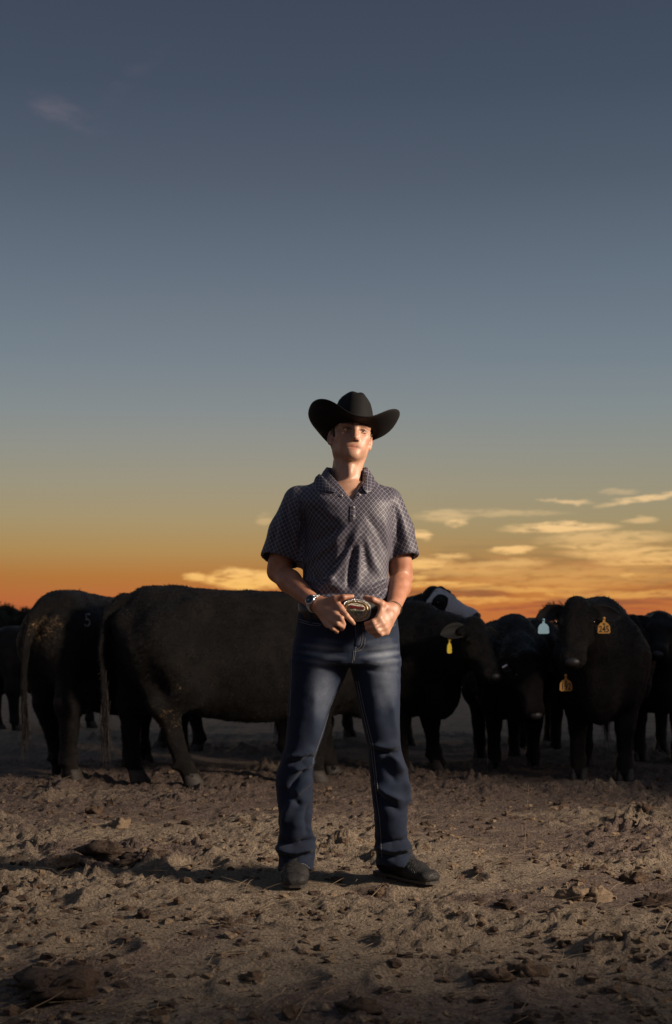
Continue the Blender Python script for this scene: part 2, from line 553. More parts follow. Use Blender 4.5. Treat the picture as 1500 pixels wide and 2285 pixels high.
def mat(name, col, rough=0.6, metal=0.0, spec=0.5, vary=0.15, scale=60.0, bmp=0.0, bdist=0.001, **kw):
    m, N, b = new_mat(name)
    tcn = N.n('ShaderNodeTexCoord')
    ns = N.noise(tcn.outputs['Object'], scale, 4, 0.6)
    f = N.rng(ns, 0.3, 0.7, 1 - vary, 1 + vary)
    c = N.mix(1.0, col, N.xyz(f, f, f), 'MULTIPLY')
    N.put(b.inputs['Base Color'], c)
    b.inputs['Roughness'].default_value = rough; b.inputs['Metallic'].default_value = metal
    b.inputs['Specular IOR Level'].default_value = spec
    for k, v in kw.items(): N.put(b.inputs[k.replace('_', ' ')], v)
    if bmp: bump(N, b, ns, bmp, bdist)
    return m

def at(N, name, vec=False):
    nd = N.n('ShaderNodeAttribute', attribute_name=name)
    return nd.outputs['Vector'] if vec else nd.outputs['Fac']

# soil
def soil_material():
    m, N, b = new_mat("trampled_soil")
    g = N.n('ShaderNodeNewGeometry').outputs['Position']
    sp = N.n('ShaderNodeSeparateXYZ'); N.put(sp.inputs[0], g)
    big = N.noise(g, 0.9, 5, 0.6)
    mid = N.noise(g, 7.0, 6, 0.65)
    fine = N.noise(g, 55.0, 6, 0.7)
    grit = N.noise(g, 210.0, 4, 0.75)
    cr = N.n('ShaderNodeTexVoronoi'); N.put(cr.inputs['Vector'], N.mix(0.03, g, N.n('ShaderNodeTexNoise').outputs[1])); cr.inputs['Scale'].default_value = 75.0
    crumb = N.step(cr.outputs['Distance'], 0.62, 0.12)
    sand = N.ramp(fine, [(0.28, (0.115, 0.085, 0.060)), (0.5, (0.225, 0.172, 0.122)), (0.72, (0.34, 0.27, 0.198))])
    loam = N.ramp(fine, [(0.3, (0.055, 0.038, 0.030)), (0.52, (0.145, 0.104, 0.082)), (0.75, (0.26, 0.195, 0.158))])
    muck = at(N, 'muck')
    f = N.step(N.add(N.add(N.mul(mid, 1.0), N.mul(big, 0.55)), N.mul(muck, 0.75)), 0.80, 1.05)
    f = N.m('MAXIMUM', f, N.mul(N.step(grit, 0.60, 0.70), N.step(fine, 0.42, 0.62)))
    c = N.mix(f, sand, loam)
    # old grass beyond the pen
    dry = N.ramp(N.noise(g, 3.0, 6, 0.7), [(0.3, (0.14, 0.115, 0.09)), (0.55, (0.24, 0.20, 0.15)), (0.8, (0.32, 0.27, 0.20))])
    far = N.step(N.add(sp.outputs[1], N.mul(N.sub(big, .5), 5)), 9.8, 15.0)
    c = N.mix(far, c, dry)
    N.put(b.inputs['Base Color'], c)
    b.inputs['Roughness'].default_value = 0.92
    b.inputs['Specular IOR Level'].default_value = 0.2
    h = N.add(N.mul(mid, 0.4), N.add(N.mul(fine, 0.9), N.add(N.mul(grit, 0.5), N.mul(crumb, .28))))
    bump(N, b, h, 1.0, 0.022)
    return m
M_SOIL = soil_material()

def clod_material(name, lo, hi):
    m, N, b = new_mat(name)
    g = N.n('ShaderNodeNewGeometry').outputs['Position']
    n1 = N.noise(g, 60.0, 6, 0.7)
    N.put(b.inputs['Base Color'], N.ramp(n1, [(0.3, lo), (0.7, hi)]))
    b.inputs['Roughness'].default_value = 0.95; b.inputs['Specular IOR Level'].default_value = 0.15
    bump(N, b, n1, 1.0, 0.01)
    return m
M_CLOD_D = clod_material("dark_dung_clod", (0.024, 0.016, 0.012), (0.085, 0.057, 0.041))
M_CLOD_T = clod_material("pale_soil_clod", (0.11, 0.075, 0.048), (0.24, 0.175, 0.115))
M_CLOD_B = clod_material("brown_soil_clod", (0.045, 0.028, 0.019), (0.13, 0.088, 0.058))
M_STRAW = mat("dry_straw", (0.17, 0.12, 0.07), 0.8, vary=0.5, scale=8)

# cow coat: black, dusty, a little sheen; 'dirt' and 'white' masks are painted markings of the animal
def coat_material():
    m, N, b = new_mat("black_coat")
    tcn = N.n('ShaderNodeTexCoord').outputs['Object']
    big = N.noise(tcn, 5.0, 4, 0.6)
    st = N.n('ShaderNodeMapping'); N.put(st.inputs[0], tcn); st.inputs['Scale'].default_value = (60, 60, 22)
    hair = N.noise(st.outputs[0], 4.0, 5, 0.7)
    spk = N.noise(tcn, 120.0, 5, 0.75)
    cake = N.noise(tcn, 26.0, 4, 0.6)
    mot = N.noise(tcn, 14.0, 5, 0.65)
    base = N.ramp(N.add(N.mul(big, .6), N.mul(mot, .4)), [(0.40, (0.0022, 0.0019, 0.0017)), (0.5, (0.0046, 0.0038, 0.0034)), (0.60, (0.0105, 0.0080, 0.0069))])
    base = N.mix(N.mul(N.step(hair, 0.45, 0.75), 0.5), base, (0.0125, 0.0098, 0.0086))
    dirt = N.mul(N.step(N.add(N.add(N.mul(spk, .7), N.mul(cake, .35)), N.mul(at(N, 'dirt'), .16)), 0.63, 0.71), N.step(at(N, 'dirt'), 0.02, 0.3))
    c = N.mix(dirt, base, N.mix(cake, (0.075, 0.048, 0.026), (0.30, 0.19, 0.095)))
    wh = N.step(N.add(at(N, 'white'), N.mul(N.sub(N.noise(tcn, 40.0, 4, 0.7), 0.5), 0.5)), 0.4, 0.6)
    c = N.mix(wh, c, N.mix(N.step(hair, 0.35, 0.7), (0.42, 0.40, 0.40), (0.72, 0.70, 0.70)))
    c = N.mix(at(N, 'brand'), c, (0.28, 0.26, 0.25))
    N.put(b.inputs['Base Color'], c)
    b.inputs['Roughness'].default_value = 0.5
    b.inputs['Specular IOR Level'].default_value = 0.16
    b.inputs['Sheen Weight'].default_value = 0.012
    b.inputs['Sheen Roughness'].default_value = 0.5
    N.put(b.inputs['Sheen Tint'], (0.75, 0.72, 0.72))
    bump(N, b, N.add(N.add(hair, N.mul(big, .5)), N.mul(mot, .8)), 0.9, 0.012)
    return m
M_COAT = coat_material()
M_HAIR_C = mat("coat_hair", (0.0058, 0.0046, 0.0040), 0.6, spec=0.12, vary=0.75, scale=9)
M_HAIR_W = mat("coat_hair_white_face", (0.02, 0.018, 0.017), 0.5, spec=0.4, vary=0.4, scale=20)
M_SWITCH = mat("tail_hair", (0.013, 0.008, 0.006), 0.8, vary=0.6, scale=25)
M_HOOF = mat("hoof_horn", (0.026, 0.020, 0.016), 0.7, vary=0.5, scale=70, bmp=0.6)
M_CEYE = mat("cow_eye", (0.006, 0.005, 0.005), 0.06, vary=0.0)
M_MUZZLE = mat("nose_pad", (0.016, 0.014, 0.015), 0.48, vary=0.2, scale=220, bmp=0.6, bdist=0.002)
M_EARIN = mat("ear_inner_hair", (0.0045, 0.0036, 0.0034), 0.8, vary=0.4, scale=120)
M_TAGO = mat("orange_tag", (0.62, 0.30, 0.06), 0.5, vary=0.15, scale=80)
M_TAGY = mat("yellow_tag", (0.70, 0.52, 0.06), 0.5, vary=0.15, scale=80)
M_TAGB = mat("pale_blue_tag", (0.20, 0.36, 0.46), 0.5, vary=0.2, scale=150)
M_INK = mat("black_ink", (0.012, 0.012, 0.012), 0.6)
M_GREENINK = mat("green_ink", (0.02, 0.07, 0.02), 0.6)
M_CLIP = mat("metal_clip", (0.6, 0.6, 0.62), 0.3, 1.0)

# person
def skin_material():
    m, N, b = new_mat("skin")
    tcn = N.n('ShaderNodeNewGeometry').outputs['Position']
    n1 = N.noise(tcn, 40.0, 5, 0.6); n2 = N.noise(tcn, 260.0, 4, 0.6)
    base = N.mix(N.step(n1, 0.3, 0.7), (0.38, 0.205, 0.130), (0.46, 0.26, 0.172))
    tan = at(N, 'tan')
    base = N.mix(tan, base, N.mix(N.step(n1, .3, .7), (0.32, 0.138, 0.078), (0.40, 0.185, 0.11)))
    red = at(N, 'red')
    base = N.mix(red, base, (0.45, 0.13, 0.095))
    dk = at(N, 'dark')
    base = N.mix(dk, base, (0.035, 0.018, 0.011))
    base = N.mix(N.mul(N.step(n2, .62, .75), .25), base, (0.30, 0.14, 0.09))
    N.put(b.inputs['Base Color'], base)
    b.inputs['Roughness'].default_value = 0.48
    b.inputs['Specular IOR Level'].default_value = 0.45
    b.inputs['Subsurface Weight'].default_value = 0.18
    b.inputs['Subsurface Radius'].default_value = (0.010, 0.004, 0.002)
    b.inputs['Subsurface Scale'].default_value = 0.5
    bump(N, b, n2, 0.25, 0.0015)
    return m
M_SKIN = skin_material()

def shirt_material():
    m, N, b = new_mat("printed_polo_knit")
    v = at(N, 'pat', True)
    sp = N.n('ShaderNodeSeparateXYZ'); N.put(sp.inputs[0], v)
    S = 0.0185
    u = N.m('DIVIDE', N.add(sp.outputs[0], N.mul(sp.outputs[1], 0.88)), S)
    w = N.m('DIVIDE', N.sub(sp.outputs[0], N.mul(sp.outputs[1], 0.88)), S)
    fu = N.m('ABSOLUTE', N.sub(N.m('FRACT', u), 0.5)); fw = N.m('ABSOLUTE', N.sub(N.m('FRACT', w), 0.5))
    mx = N.m('MAXIMUM', fu, fw)
    line = N.step(mx, 0.425, 0.47)
    ring = N.mul(N.step(mx, 0.30, 0.27), N.step(mx, 0.13, 0.16))
    dot = N.step(mx, 0.07, 0.05)
    kn = N.noise(v, 900.0, 2, 0.6)
    base = N.mix(kn, (0.018, 0.015, 0.026), (0.036, 0.030, 0.046))
    mid = N.step(mx, 0.43, 0.30)
    c = N.mix(N.mul(mid, 0.75), base, (0.046, 0.041, 0.060))
    c = N.mix(ring, c, (0.013, 0.011, 0.017))
    c = N.mix(N.m('MAXIMUM', line, N.mul(dot, .6)), c, (0.21, 0.197, 0.235))
    N.put(b.inputs['Base Color'], c)
    b.inputs['Roughness'].default_value = 0.55
    b.inputs['Specular IOR Level'].default_value = 0.35
    b.inputs['Sheen Weight'].default_value = 0.08
    bump(N, b, kn, 0.25, 0.0006)
    return m
M_SHIRT = shirt_material()

def denim_material():
    m, N, b = new_mat("indigo_denim")
    g = N.n('ShaderNodeNewGeometry').outputs['Position']
    st = N.n('ShaderNodeMapping'); N.put(st.inputs[0], g); st.inputs['Scale'].default_value = (800, 800, 260)
    tw = N.noise(st.outputs[0], 1.0, 3, 0.6)
    big = N.noise(g, 22.0, 5, 0.6)
    fade_lit = N.m('ADD', at(N, 'fade_lit'), N.mul(N.sub(big, 0.5), 0.30), clamp=True)
    c = N.ramp(fade_lit, [(0.0, (0.0045, 0.0085, 0.020)), (0.35, (0.011, 0.018, 0.038)), (0.62, (0.058, 0.070, 0.098)), (1.0, (0.16, 0.18, 0.215))])
    f = N.rng(tw, 0.25, 0.75, 0.62, 1.4)
    c = N.mix(1.0, c, N.xyz(f, f, f), 'MULTIPLY')
    N.put(b.inputs['Base Color'], c)
    b.inputs['Roughness'].default_value = 0.85; b.inputs['Specular IOR Level'].default_value = 0.2
    b.inputs['Sheen Weight'].default_value = 0.05
    bump(N, b, N.add(tw, N.mul(big, 0.6)), 0.4, 0.002)
    return m
M_DENIM = denim_material()
M_STITCH = mat("pale_stitching", (0.27, 0.255, 0.23), 0.8, vary=0.4, scale=400)
M_FELT = mat("black_hat_felt", (0.0045, 0.004, 0.004), 0.8, spec=0.2, vary=0.35, scale=35, bmp=0.2, bdist=0.0008)
M_BAND = mat("hat_band_felt", (0.006, 0.0055, 0.0055), 0.55, spec=0.4)
def boot_material():
    m, N, b = new_mat("rough_boot_hide")
    tcn = N.n('ShaderNodeTexCoord').outputs['Object']
    v = N.n('ShaderNodeTexVoronoi', feature='DISTANCE_TO_EDGE'); N.put(v.inputs['Vector'], tcn)
    v.inputs['Scale'].default_value = 170.0
    n1 = N.noise(tcn, 40.0, 5, 0.6)
    c = N.ramp(n1, [(0.3, (0.005, 0.0042, 0.0038)), (0.6, (0.012, 0.0095, 0.008)), (0.8, (0.032, 0.024, 0.018))])
    N.put(b.inputs['Base Color'], c)
    b.inputs['Roughness'].default_value = 0.6
    bump(N, b, N.add(N.mul(N.step(v.outputs['Distance'], 0.0, 0.15), .7), n1), 0.8, 0.003)
    return m
M_BOOT = boot_material()
M_SOLE = mat("boot_sole_leather", (0.035, 0.026, 0.019), 0.7, vary=0.4, scale=60)
M_BELT = mat("black_belt_leather", (0.010, 0.008, 0.007), 0.5, vary=0.3, scale=120, bmp=0.4)
M_STEEL = mat("polished_steel", (0.62, 0.62, 0.63), 0.22, 1.0, vary=0.1)
def antique(name, lo, hi, sc):
    m, N, b = new_mat(name)
    tcn = N.n('ShaderNodeTexCoord').outputs['Object']
    n1 = N.noise(tcn, sc, 4, 0.7, 0.8)
    N.put(b.inputs['Base Color'], N.ramp(n1, [(0.36, lo), (0.62, hi)]))
    b.inputs['Metallic'].default_value = 1.0; b.inputs['Roughness'].default_value = 0.36
    bump(N, b, n1, 1.0, 0.003)
    return m
M_SILVER = antique("engraved_silver", (0.09, 0.065, 0.042), (0.52, 0.46, 0.36), 300.0)
M_GOLD = mat("dull_gold_trim", (0.42, 0.28, 0.12), 0.38, 1.0, vary=0.35, scale=260, bmp=0.6, bdist=0.001)
M_BRED = mat("red_enamel", (0.40, 0.025, 0.02), 0.35)
M_BGRN = mat("green_enamel", (0.06, 0.11, 0.04), 0.35, vary=0.3)
M_BBLK = mat("black_enamel", (0.012, 0.010, 0.012), 0.3)
M_DIAL = mat("navy_watch_dial", (0.008, 0.010, 0.016), 0.15)
M_CORD = mat("dark_bracelet_beads", (0.012, 0.010, 0.010), 0.5)
M_CHAIN = mat("thin_gold_chain", (0.55, 0.40, 0.2), 0.3, 1.0)
M_BUTTON = mat("shirt_button", (0.25, 0.23, 0.22), 0.3)
M_WHITE = mat("white_undershirt", (0.62, 0.62, 0.63), 0.85)
M_HAIR = mat("short_brown_hair", (0.022, 0.012, 0.008), 0.6, vary=0.5, scale=300, bmp=0.8, bdist=0.003)
M_EYEW = mat("eye_white", (0.55, 0.52, 0.49), 0.12, vary=0.05)
M_IRIS = mat("grey_green_iris", (0.05, 0.062, 0.052), 0.1, vary=0.5, scale=900)
M_PUPIL = mat("pupil", (0.003, 0.003, 0.003), 0.05)
M_NAIL = mat("fingernail", (0.58, 0.36, 0.28), 0.25)

# landscape
M_LEAF = mat("dusk_foliage", (0.030, 0.034, 0.020), 0.8, vary=0.5, scale=0.8)
M_BARK = mat("tree_bark", (0.045, 0.036, 0.028), 0.9, vary=0.4, scale=3)
M_WATER = mat("pond_water", (0.02, 0.022, 0.025), 0.04, vary=0.0)
M_POST = mat("weathered_post", (0.09, 0.075, 0.06), 0.85)
M_PWHITE = mat("white_paint", (0.75, 0.75, 0.74), 0.6)
# ------------------------------------------------------------------ ground
FEET = [(-0.16, 4.97, 0.20), (0.25, 5.05, 0.20)]
PRINTS = [(575, 2030, .13), (660, 2050, .10), (520, 1985, .12), (1010, 1962, .13), (860, 2062, .16), (205, 2120, .14), (760, 2100, .12), (1190, 2120, .16),
          (380, 2150, .13), (950, 2190, .13), (1300, 2230, .15), (610, 2190, .14), (100, 2020, .12), (440, 1935, .12), (1350, 2090, .14), (700, 1880, .12)]
PRINTS = [(*G(x, y), r) for x, y, r in PRINTS]
def ground_z(x, y):
    x = np.asarray(x, np.float32); y = np.asarray(y, np.float32)
    near = np.clip((26 - y) / 14, 0, 1)
    z = 0.030 * pnoise(x * 1.3, y * 1.3, 0.3) + 0.020 * pnoise(x * 3.7, y * 3.7, 1.7)
    rough = np.clip(0.55 + 1.1 * pnoise(x * 0.9 + 9, y * 0.9, 4.2), 0.15, 1.3)
    r1 = np.abs(pnoise(x * 8.5, y * 8.5, 2.2)); r2 = pnoise(x * 17, y * 17, 5.1); r3 = pnoise(x * 38, y * 38, 8.3)
    z = z + rough * (0.030 * (r1 - 0.25) + 0.026 * np.maximum(r2, -0.12) + 0.015 * r3 + 0.014 * np.maximum(pnoise(x * 27 + 4, y * 27, 3.9) - .1, 0))
    clump = np.maximum(pnoise(x * 5.1 + 3, y * 5.1, 6.6) - 0.22, 0)
    z = z + 0.085 * clump * rough * (1 + .8 * r3)
    for (a, b, r) in PRINTS:
        d = np.hypot((x - a), (y - b) * 0.85) / r
        inside = np.clip(1.15 - d, 0, 1) ** 0.6
        z = z * (1 - 0.85 * np.clip((1.05 - d) * 4, 0, 1)) - 0.012 * np.clip((1 - d) * 3, 0, 1) + 0.010 * np.exp(-((d - 1.12) / 0.12) ** 2)
    for (a, b, r) in FEET:
        d = np.hypot(x - a, y - b) / r
        z = z * np.clip((d - 0.65) / 0.5, 0, 1)
    return z * near
xs = np.concatenate([-np.geomspace(3.3, 3000, 46)[::-1], np.arange(-3.26, 3.27, 0.0122), np.geomspace(3.3, 3000, 46)])
ys = np.concatenate([[-3000, -400, -60, -10, -2, 0.5, 1.5, 2.2, 2.6], np.arange(2.8, 7.0, 0.0115), 7.0 + np.cumsum(np.geomspace(0.0145, 0.09, 170)), np.geomspace(15, 3000, 60)])
ys = np.unique(np.round(ys, 4))
GX, GY = np.meshgrid(xs, ys)
GZ = ground_z(GX, GY)
nx_, ny_ = len(xs), len(ys)
idx = np.arange(nx_ * ny_).reshape(ny_, nx_)
gq = np.stack([idx[:-1, :-1].ravel(), idx[:-1, 1:].ravel(), idx[1:, 1:].ravel(), idx[1:, :-1].ravel()], 1)
gme = mesh_np("ground", np.stack([GX.ravel(), GY.ravel(), GZ.ravel()], 1), gq)
# muck: dark trampled manure where the herd stands, and some heaps in front
muck = np.clip(np.minimum((GY - 6.3) / 2.2, .45) + 0.35 * pnoise(GX * 0.8, GY * 0.8, 3.0), -0.2, 0.75)
for (px, py, r, s) in [(260, 1905, .34, .8), (130, 2195, .27, .9), (720, 2255, .24, .75), (1440, 1990, .34, .7), (1130, 2010, .2, .7), (1320, 1880, .6, .45),
                       (1050, 1830, .8, .35), (340, 1815, .3, .35), (830, 1990, .12, .6), (460, 2085, .12, .5), (300, 2130, .14, .5), (1250, 2240, .5, .3), (60, 1760, .6, .4)]:
    gx0, gy0 = G(px, py)
    d = np.hypot(GX - gx0, (GY - gy0) * 1.0) / r
    muck = np.maximum(muck, s * np.clip(1.3 - d + 0.45 * pnoise(GX * 7, GY * 7, 9.0), 0, 1))
attr(gme, 'muck', muck.ravel())
tag(obj("ground", gme, M_SOIL), kind='structure')

# ------------------------------------------------------------------ clods, crumbs and straw
def clod_verts(r, seed, flat=0.7, seg=14, ring=9):
    rg = np.random.default_rng(seed)
    th = np.linspace(0.02, math.pi - 0.02, ring)[:, None]; ph = (np.arange(seg) * 2 * math.pi / seg)[None, :]
    x = np.sin(th) * np.cos(ph); y = np.sin(th) * np.sin(ph); z = np.cos(th) * np.ones_like(ph)
    o = rg.uniform(0, 90, 3)
    f = 1 + 0.75 * pnoise(x * 1.3 + o[0], y * 1.3 + o[1], z * 1.3 + o[2]) + 0.5 * pnoise(x * 3.1 + o[1], y * 3.1 + o[2], z * 3.1 + o[0])
    f = f + 0.35 * np.abs(pnoise(x * 6 + o[2], y * 6, z * 6))
    s = rg.uniform(0.75, 1.2, 2)
    V = np.stack([x * f * r * s[0], y * f * r * s[1], z * f * r * flat], -1).reshape(-1, 3)
    i = np.arange(seg * ring).reshape(ring, seg)
    F = np.stack([i[:-1], i[1:], np.roll(i[1:], -1, 1), np.roll(i[:-1], -1, 1)], -1).reshape(-1, 4)
    return V, F

CLODS = [  # px, py (base), width px, material, label
    (212, 1822, 44, 'B', "brown hollow clod of earth in front of the cow with the branded rump"),
    (268, 1848, 40, 'T', "pale lumpy clod left of the small upright dark clods"),
    (376, 1842, 24, 'D', "small upright dark clod left of the man's boots"),
    (418, 1832, 20, 'D', "thin dark clod standing beside the upright dark clod"),
    (536, 1838, 34, 'B', "reddish brown clod just left of the man's knee"),
    (455, 1872, 22, 'D', "narrow dark clod on sand below the reddish brown clod"),
    (235, 1918, 90, 'D', "wide dark dung heap left of the man, in his shadow"),
    (300, 1928, 70, 'D', "black crumbly dung lump on the right end of the wide heap"),
    (346, 1926, 44, 'D', "dark round dung clod right of the wide dung heap"),
    (150, 1938, 50, 'T', "pale sandy clod on the left end of the wide dung heap"),
    (177, 1955, 20, 'D', "little black clod in front of the wide dung heap"),
    (268, 1982, 24, 'D', "small dark clod alone on sand below the dung heap"),
    (318, 2050, 36, 'D', "dark knobbly clod on pale sand left of the smooth hoof prints"),
    (284, 2034, 24, 'B', "brown clod touching the dark knobbly clod"),
    (120, 2212, 150, 'D', "big dark dung mound at the lower left edge of the yard"),
    (50, 2262, 30, 'T', "pale clod below the big dark mound at lower left"),
    (143, 2262, 28, 'T', "pale rounded clod at the foot of the big dark mound"),
    (1285, 2012, 60, 'T', "pale tan block of soil right of the man's pointed boot"),
    (1336, 2012, 70, 'T', "large pale split clod far right of the man's boots"),
    (1470, 2025, 80, 'D', "dark crumbly dung clump at the right edge"),
    (1420, 1975, 50, 'B', "brown clod above the dark clump at the right edge"),
    (1128, 2030, 34, 'D', "small dark clod between the pointed boot and the pale split clod"),
    (1075, 2068, 24, 'T', "single pale stone-like clod right of the pointed boot"),
    (1118, 2192, 76, 'B', "flat brown slab of dried mud at lower right"),
    (1180, 2178, 60, 'B', "long brown mud ridge beside the flat slab"),
    (795, 2262, 96, 'D', "dark mound of dung at the bottom edge below the man"),
    (1252, 1805, 24, 'D', "small black clod in front of the cow with the pale blue tag"),
    (1440, 1815, 40, 'B', "brown clod near the far right cow's feet"),
    (840, 1990, 40, 'B', "brown clump between the man's boots beside the pointed boot"),
    (560, 2180, 40, 'B', "low brown clod at the bottom left of centre"),
]
CM = {'D': M_CLOD_D, 'T': M_CLOD_T, 'B': M_CLOD_B}
for i, (px, py, w, k, lab) in enumerate(CLODS):
    gx0, gy0 = G(px, py)
    r = w / FPX * gy0 * 0.5
    gy0 += r * 0.5
    V, F = clod_verts(r, 100 + i, 0.42 if w > 60 else 0.62, 22 if w > 30 else 14, 14 if w > 30 else 9)
    me = mesh_np("soil_clod", V, F)
    o = obj("dung_clod" if k == 'D' else "soil_clod", me, CM[k])
    o.location = (gx0, gy0, float(ground_z(gx0, gy0)) + r * 0.10)
    o.rotation_euler = (0, 0, i * 1.7)
    tag(o, lab, "dung" if k == 'D' else "clod", "larger clods lying on the yard")

def scatter_crumbs(name, mt, n, seed, rlo, rhi, bias):
    rg = np.random.default_rng(seed)
    prot = [clod_verts(1.0, seed * 50 + q, 0.7, 7, 5) for q in range(6)]
    Vs, Fs, b = [], [], 0
    Y = 2.85 + (rg.random(n) ** 1.5) * 6.5
    X = (rg.random(n) - 0.5) * 2 * (0.285 * Y + 0.15)
    dens = pnoise(X * 1.6 + bias, Y * 1.6, bias)
    for i in range(n):
        if dens[i] < rg.uniform(-0.5, 0.35): continue
        if any(math.hypot(X[i] - a, Y[i] - c) < 0.17 for a, c, _ in FEET): continue
        V, F = prot[i % 6]
        r = rlo + (rhi - rlo) * rg.random() ** 4
        a = rg.random() * 6.28; ca, sa = math.cos(a), math.sin(a)
        W_ = np.stack([(V[:, 0] * ca - V[:, 1] * sa) * r + X[i], (V[:, 0] * sa + V[:, 1] * ca) * r + Y[i], V[:, 2] * r * .8 - 0.05 * r], 1)
        Vs.append(W_); Fs.append(F + b); b += len(V)
        Vs[-1] = np.concatenate([W_[:, :2], W_[:, 2:] + float(ground_z(X[i], Y[i]))], 1)
    me = mesh_np(name, np.concatenate(Vs), np.concatenate(Fs), smooth=False)
    return obj(name, me, mt)
tag(scatter_crumbs("dark_crumbs", M_CLOD_D, 3200, 3, 0.0028, 0.024, 2.0), "dark crumbs of dung scattered over the sand", "dung", kind='stuff')
tag(scatter_crumbs("soil_crumbs", M_CLOD_B, 4200, 4, 0.0028, 0.028, 11.0), "brown crumbs of broken soil scattered over the yard", "soil", kind='stuff')
tag(scatter_crumbs("sand_crumbs", M_CLOD_T, 3800, 5, 0.0028, 0.024, 23.0), "pale crumbs of dried sand scattered over the yard", "soil", kind='stuff')

def straw():
    rg = np.random.default_rng(12); mb = MB()
    for i in range(900):
        Y = 2.85 + rg.random() ** 1.3 * 5.5; X = (rg.random() - .5) * 2 * (0.27 * Y + .1)
        a = rg.normal() * 0.7 + (0 if rg.random() < .7 else 1.5); L = rg.uniform(.03, .13)
        z = float(ground_z(X, Y)) + 0.008
        p0 = Vector((X, Y, z)); d = Vector((math.cos(a), math.sin(a), rg.uniform(-.05, .3))) * L
        bend = Vector((rg.normal(), rg.normal(), 0.3)) * L * .12
        mb.tube([p0, p0 + d * .5 + bend, p0 + d], [.0011, .001, .0005], 4)
    for (px, py, h, lean) in [(1170, 1905, .30, .02), (995, 2085, .12, -.03), (60, 2095, .10, .05), (75, 2090, .08, .05), (1280, 2200, .11, .02), (640, 2125, .05, .03), (1300, 2185, .1, .06)]:
        X, Y = G(px, py)
        mb.tube([(X, Y, 0), (X + lean * .4, Y, h * .5), (X + lean, Y, h)], [.0012, .001, .0005], 4)
    return mb.build("straw_bits", M_STRAW)
tag(straw(), "dry straw and grass stalks strewn over the trampled ground", "straw", kind='stuff')

# ------------------------------------------------------------------ far field
outl = []
for i in range(28):
    a = 2 * math.pi * i / 28
    outl.append((-52 + 24 * math.cos(a) * (1 + .12 * math.sin(3 * a)), 158 + 11 * math.sin(a) * (1 + .1 * math.cos(4 * a))))
pw = bpy.data.meshes.new("pond"); pw.from_pydata([(x, y, 0.03) for x, y in outl], [], [tuple(range(28))]); pw.update()
tag(obj("water", pw, M_WATER), kind='structure')

mb = empty("marker_post", (*((lambda q: (q[0], q[1]))(P(16, 1450, 176))), 0))
a = MB(); a.tube([(0, 0, -.1), (0, 0, 2.0)], .05, 8); a.build("post", M_POST, mb, world=False)
a = MB(); a.prism([(-.11, -.3), (.11, -.3), (.13, .24), (.07, .32), (-.07, .32), (-.13, .24)], .16, Matrix.Rotation(math.radians(90), 4, 'X'), (0, 0, 2.05)); a.build("white_cap", M_PWHITE, mb, world=False)
tag(mb, "small white-topped marker post against the dark far trees at left edge", "post")

def tree_mesh(seed, h, w):
    rg = np.random.default_rng(seed)
    pts, sz = [], []
    for c in range(46):
        t = rg.random()
        zc = h * (0.22 + 0.72 * t); rr = w * (1 - 0.75 * abs(t - 0.38) ** 1.2 * 1.3)
        a = rg.random() * 6.28; q = rr * math.sqrt(rg.random()) * 0.85
        cc = np.array([q * math.cos(a), q * math.sin(a), zc])
        p = cc + rg.normal(size=(75, 3)) * np.array([.34, .34, .26]) * w * 0.42
        pts.append(p)
    pts = np.concatenate(pts); n = len(pts)
    a1 = rg.normal(size=(n, 3)); a1 /= np.linalg.norm(a1, axis=1)[:, None]
    a2 = np.cross(a1, rg.normal(size=(n, 3))); a2 /= np.linalg.norm(a2, axis=1)[:, None]
    s = rg.uniform(.10, .22, (n, 1)) * (h / 7) ** .5
    V = np.stack([pts - a1 * s, pts - a2 * s * .6, pts + a1 * s, pts + a2 * s * .6], 1).reshape(-1, 3)
    F = np.arange(n * 4).reshape(-1, 4)
    tm = MB()
    tm.tube([(0, 0, -.2), (.05, .02, h * .3), (-.04, 0, h * .62), (0, .05, h * .9)], [h * .028, h * .022, h * .013, h * .004], 7)
    for k in range(7):
        z = h * (.25 + .08 * k); an = rg.random() * 6.28; L = w * .75
        tm.tube([(0, 0, z), (L * .5 * math.cos(an), L * .5 * math.sin(an), z + L * .3), (L * math.cos(an), L * math.sin(an), z + L * .5)], [h * .010, h * .007, h * .002], 5)
    return mesh_np("crown", V, F, smooth=False), tm.mesh("trunk", True)
TM = [tree_mesh(40 + k, 8.0, 3.0) for k in range(3)]
for m_ in TM:
    m_[0].materials.append(M_LEAF); m_[1].materials.append(M_BARK)
rg = np.random.default_rng(5)
def place(px, Y, hpx):
    q = P(px, 1450, Y); s = (hpx / FPX * Y + CAM_H) / 8.0
    return q, (s * rg.uniform(1.0, 1.35), s * rg.uniform(1.0, 1.35), s), rg.random() * 6
for i, (px, Y, hpx, lab) in enumerate([(-20, 200, 95, "dark far tree cut by the left edge of the picture"), (8, 205, 102, "dark far tree right above the white-topped post"),
        (31, 212, 94, "dark far tree between the white-topped post and the leftmost cow"), (52, 203, 96, "dark far tree partly hidden by the leftmost cow's rump"),
        (1243, 236, 104, "far tree whose leafy top shows beside the ear with the blue tag")]):
    q, sc, rz = place(px, Y, hpx)
    e = empty("field_tree", (q[0], q[1], 0)); e.scale = sc; e.rotation_euler = (0, 0, rz)
    obj("crown", TM[i % 3][0], None, e, False); obj("trunk", TM[i % 3][1], None, e, False)
    tag(e, lab, "tree", "far trees" )
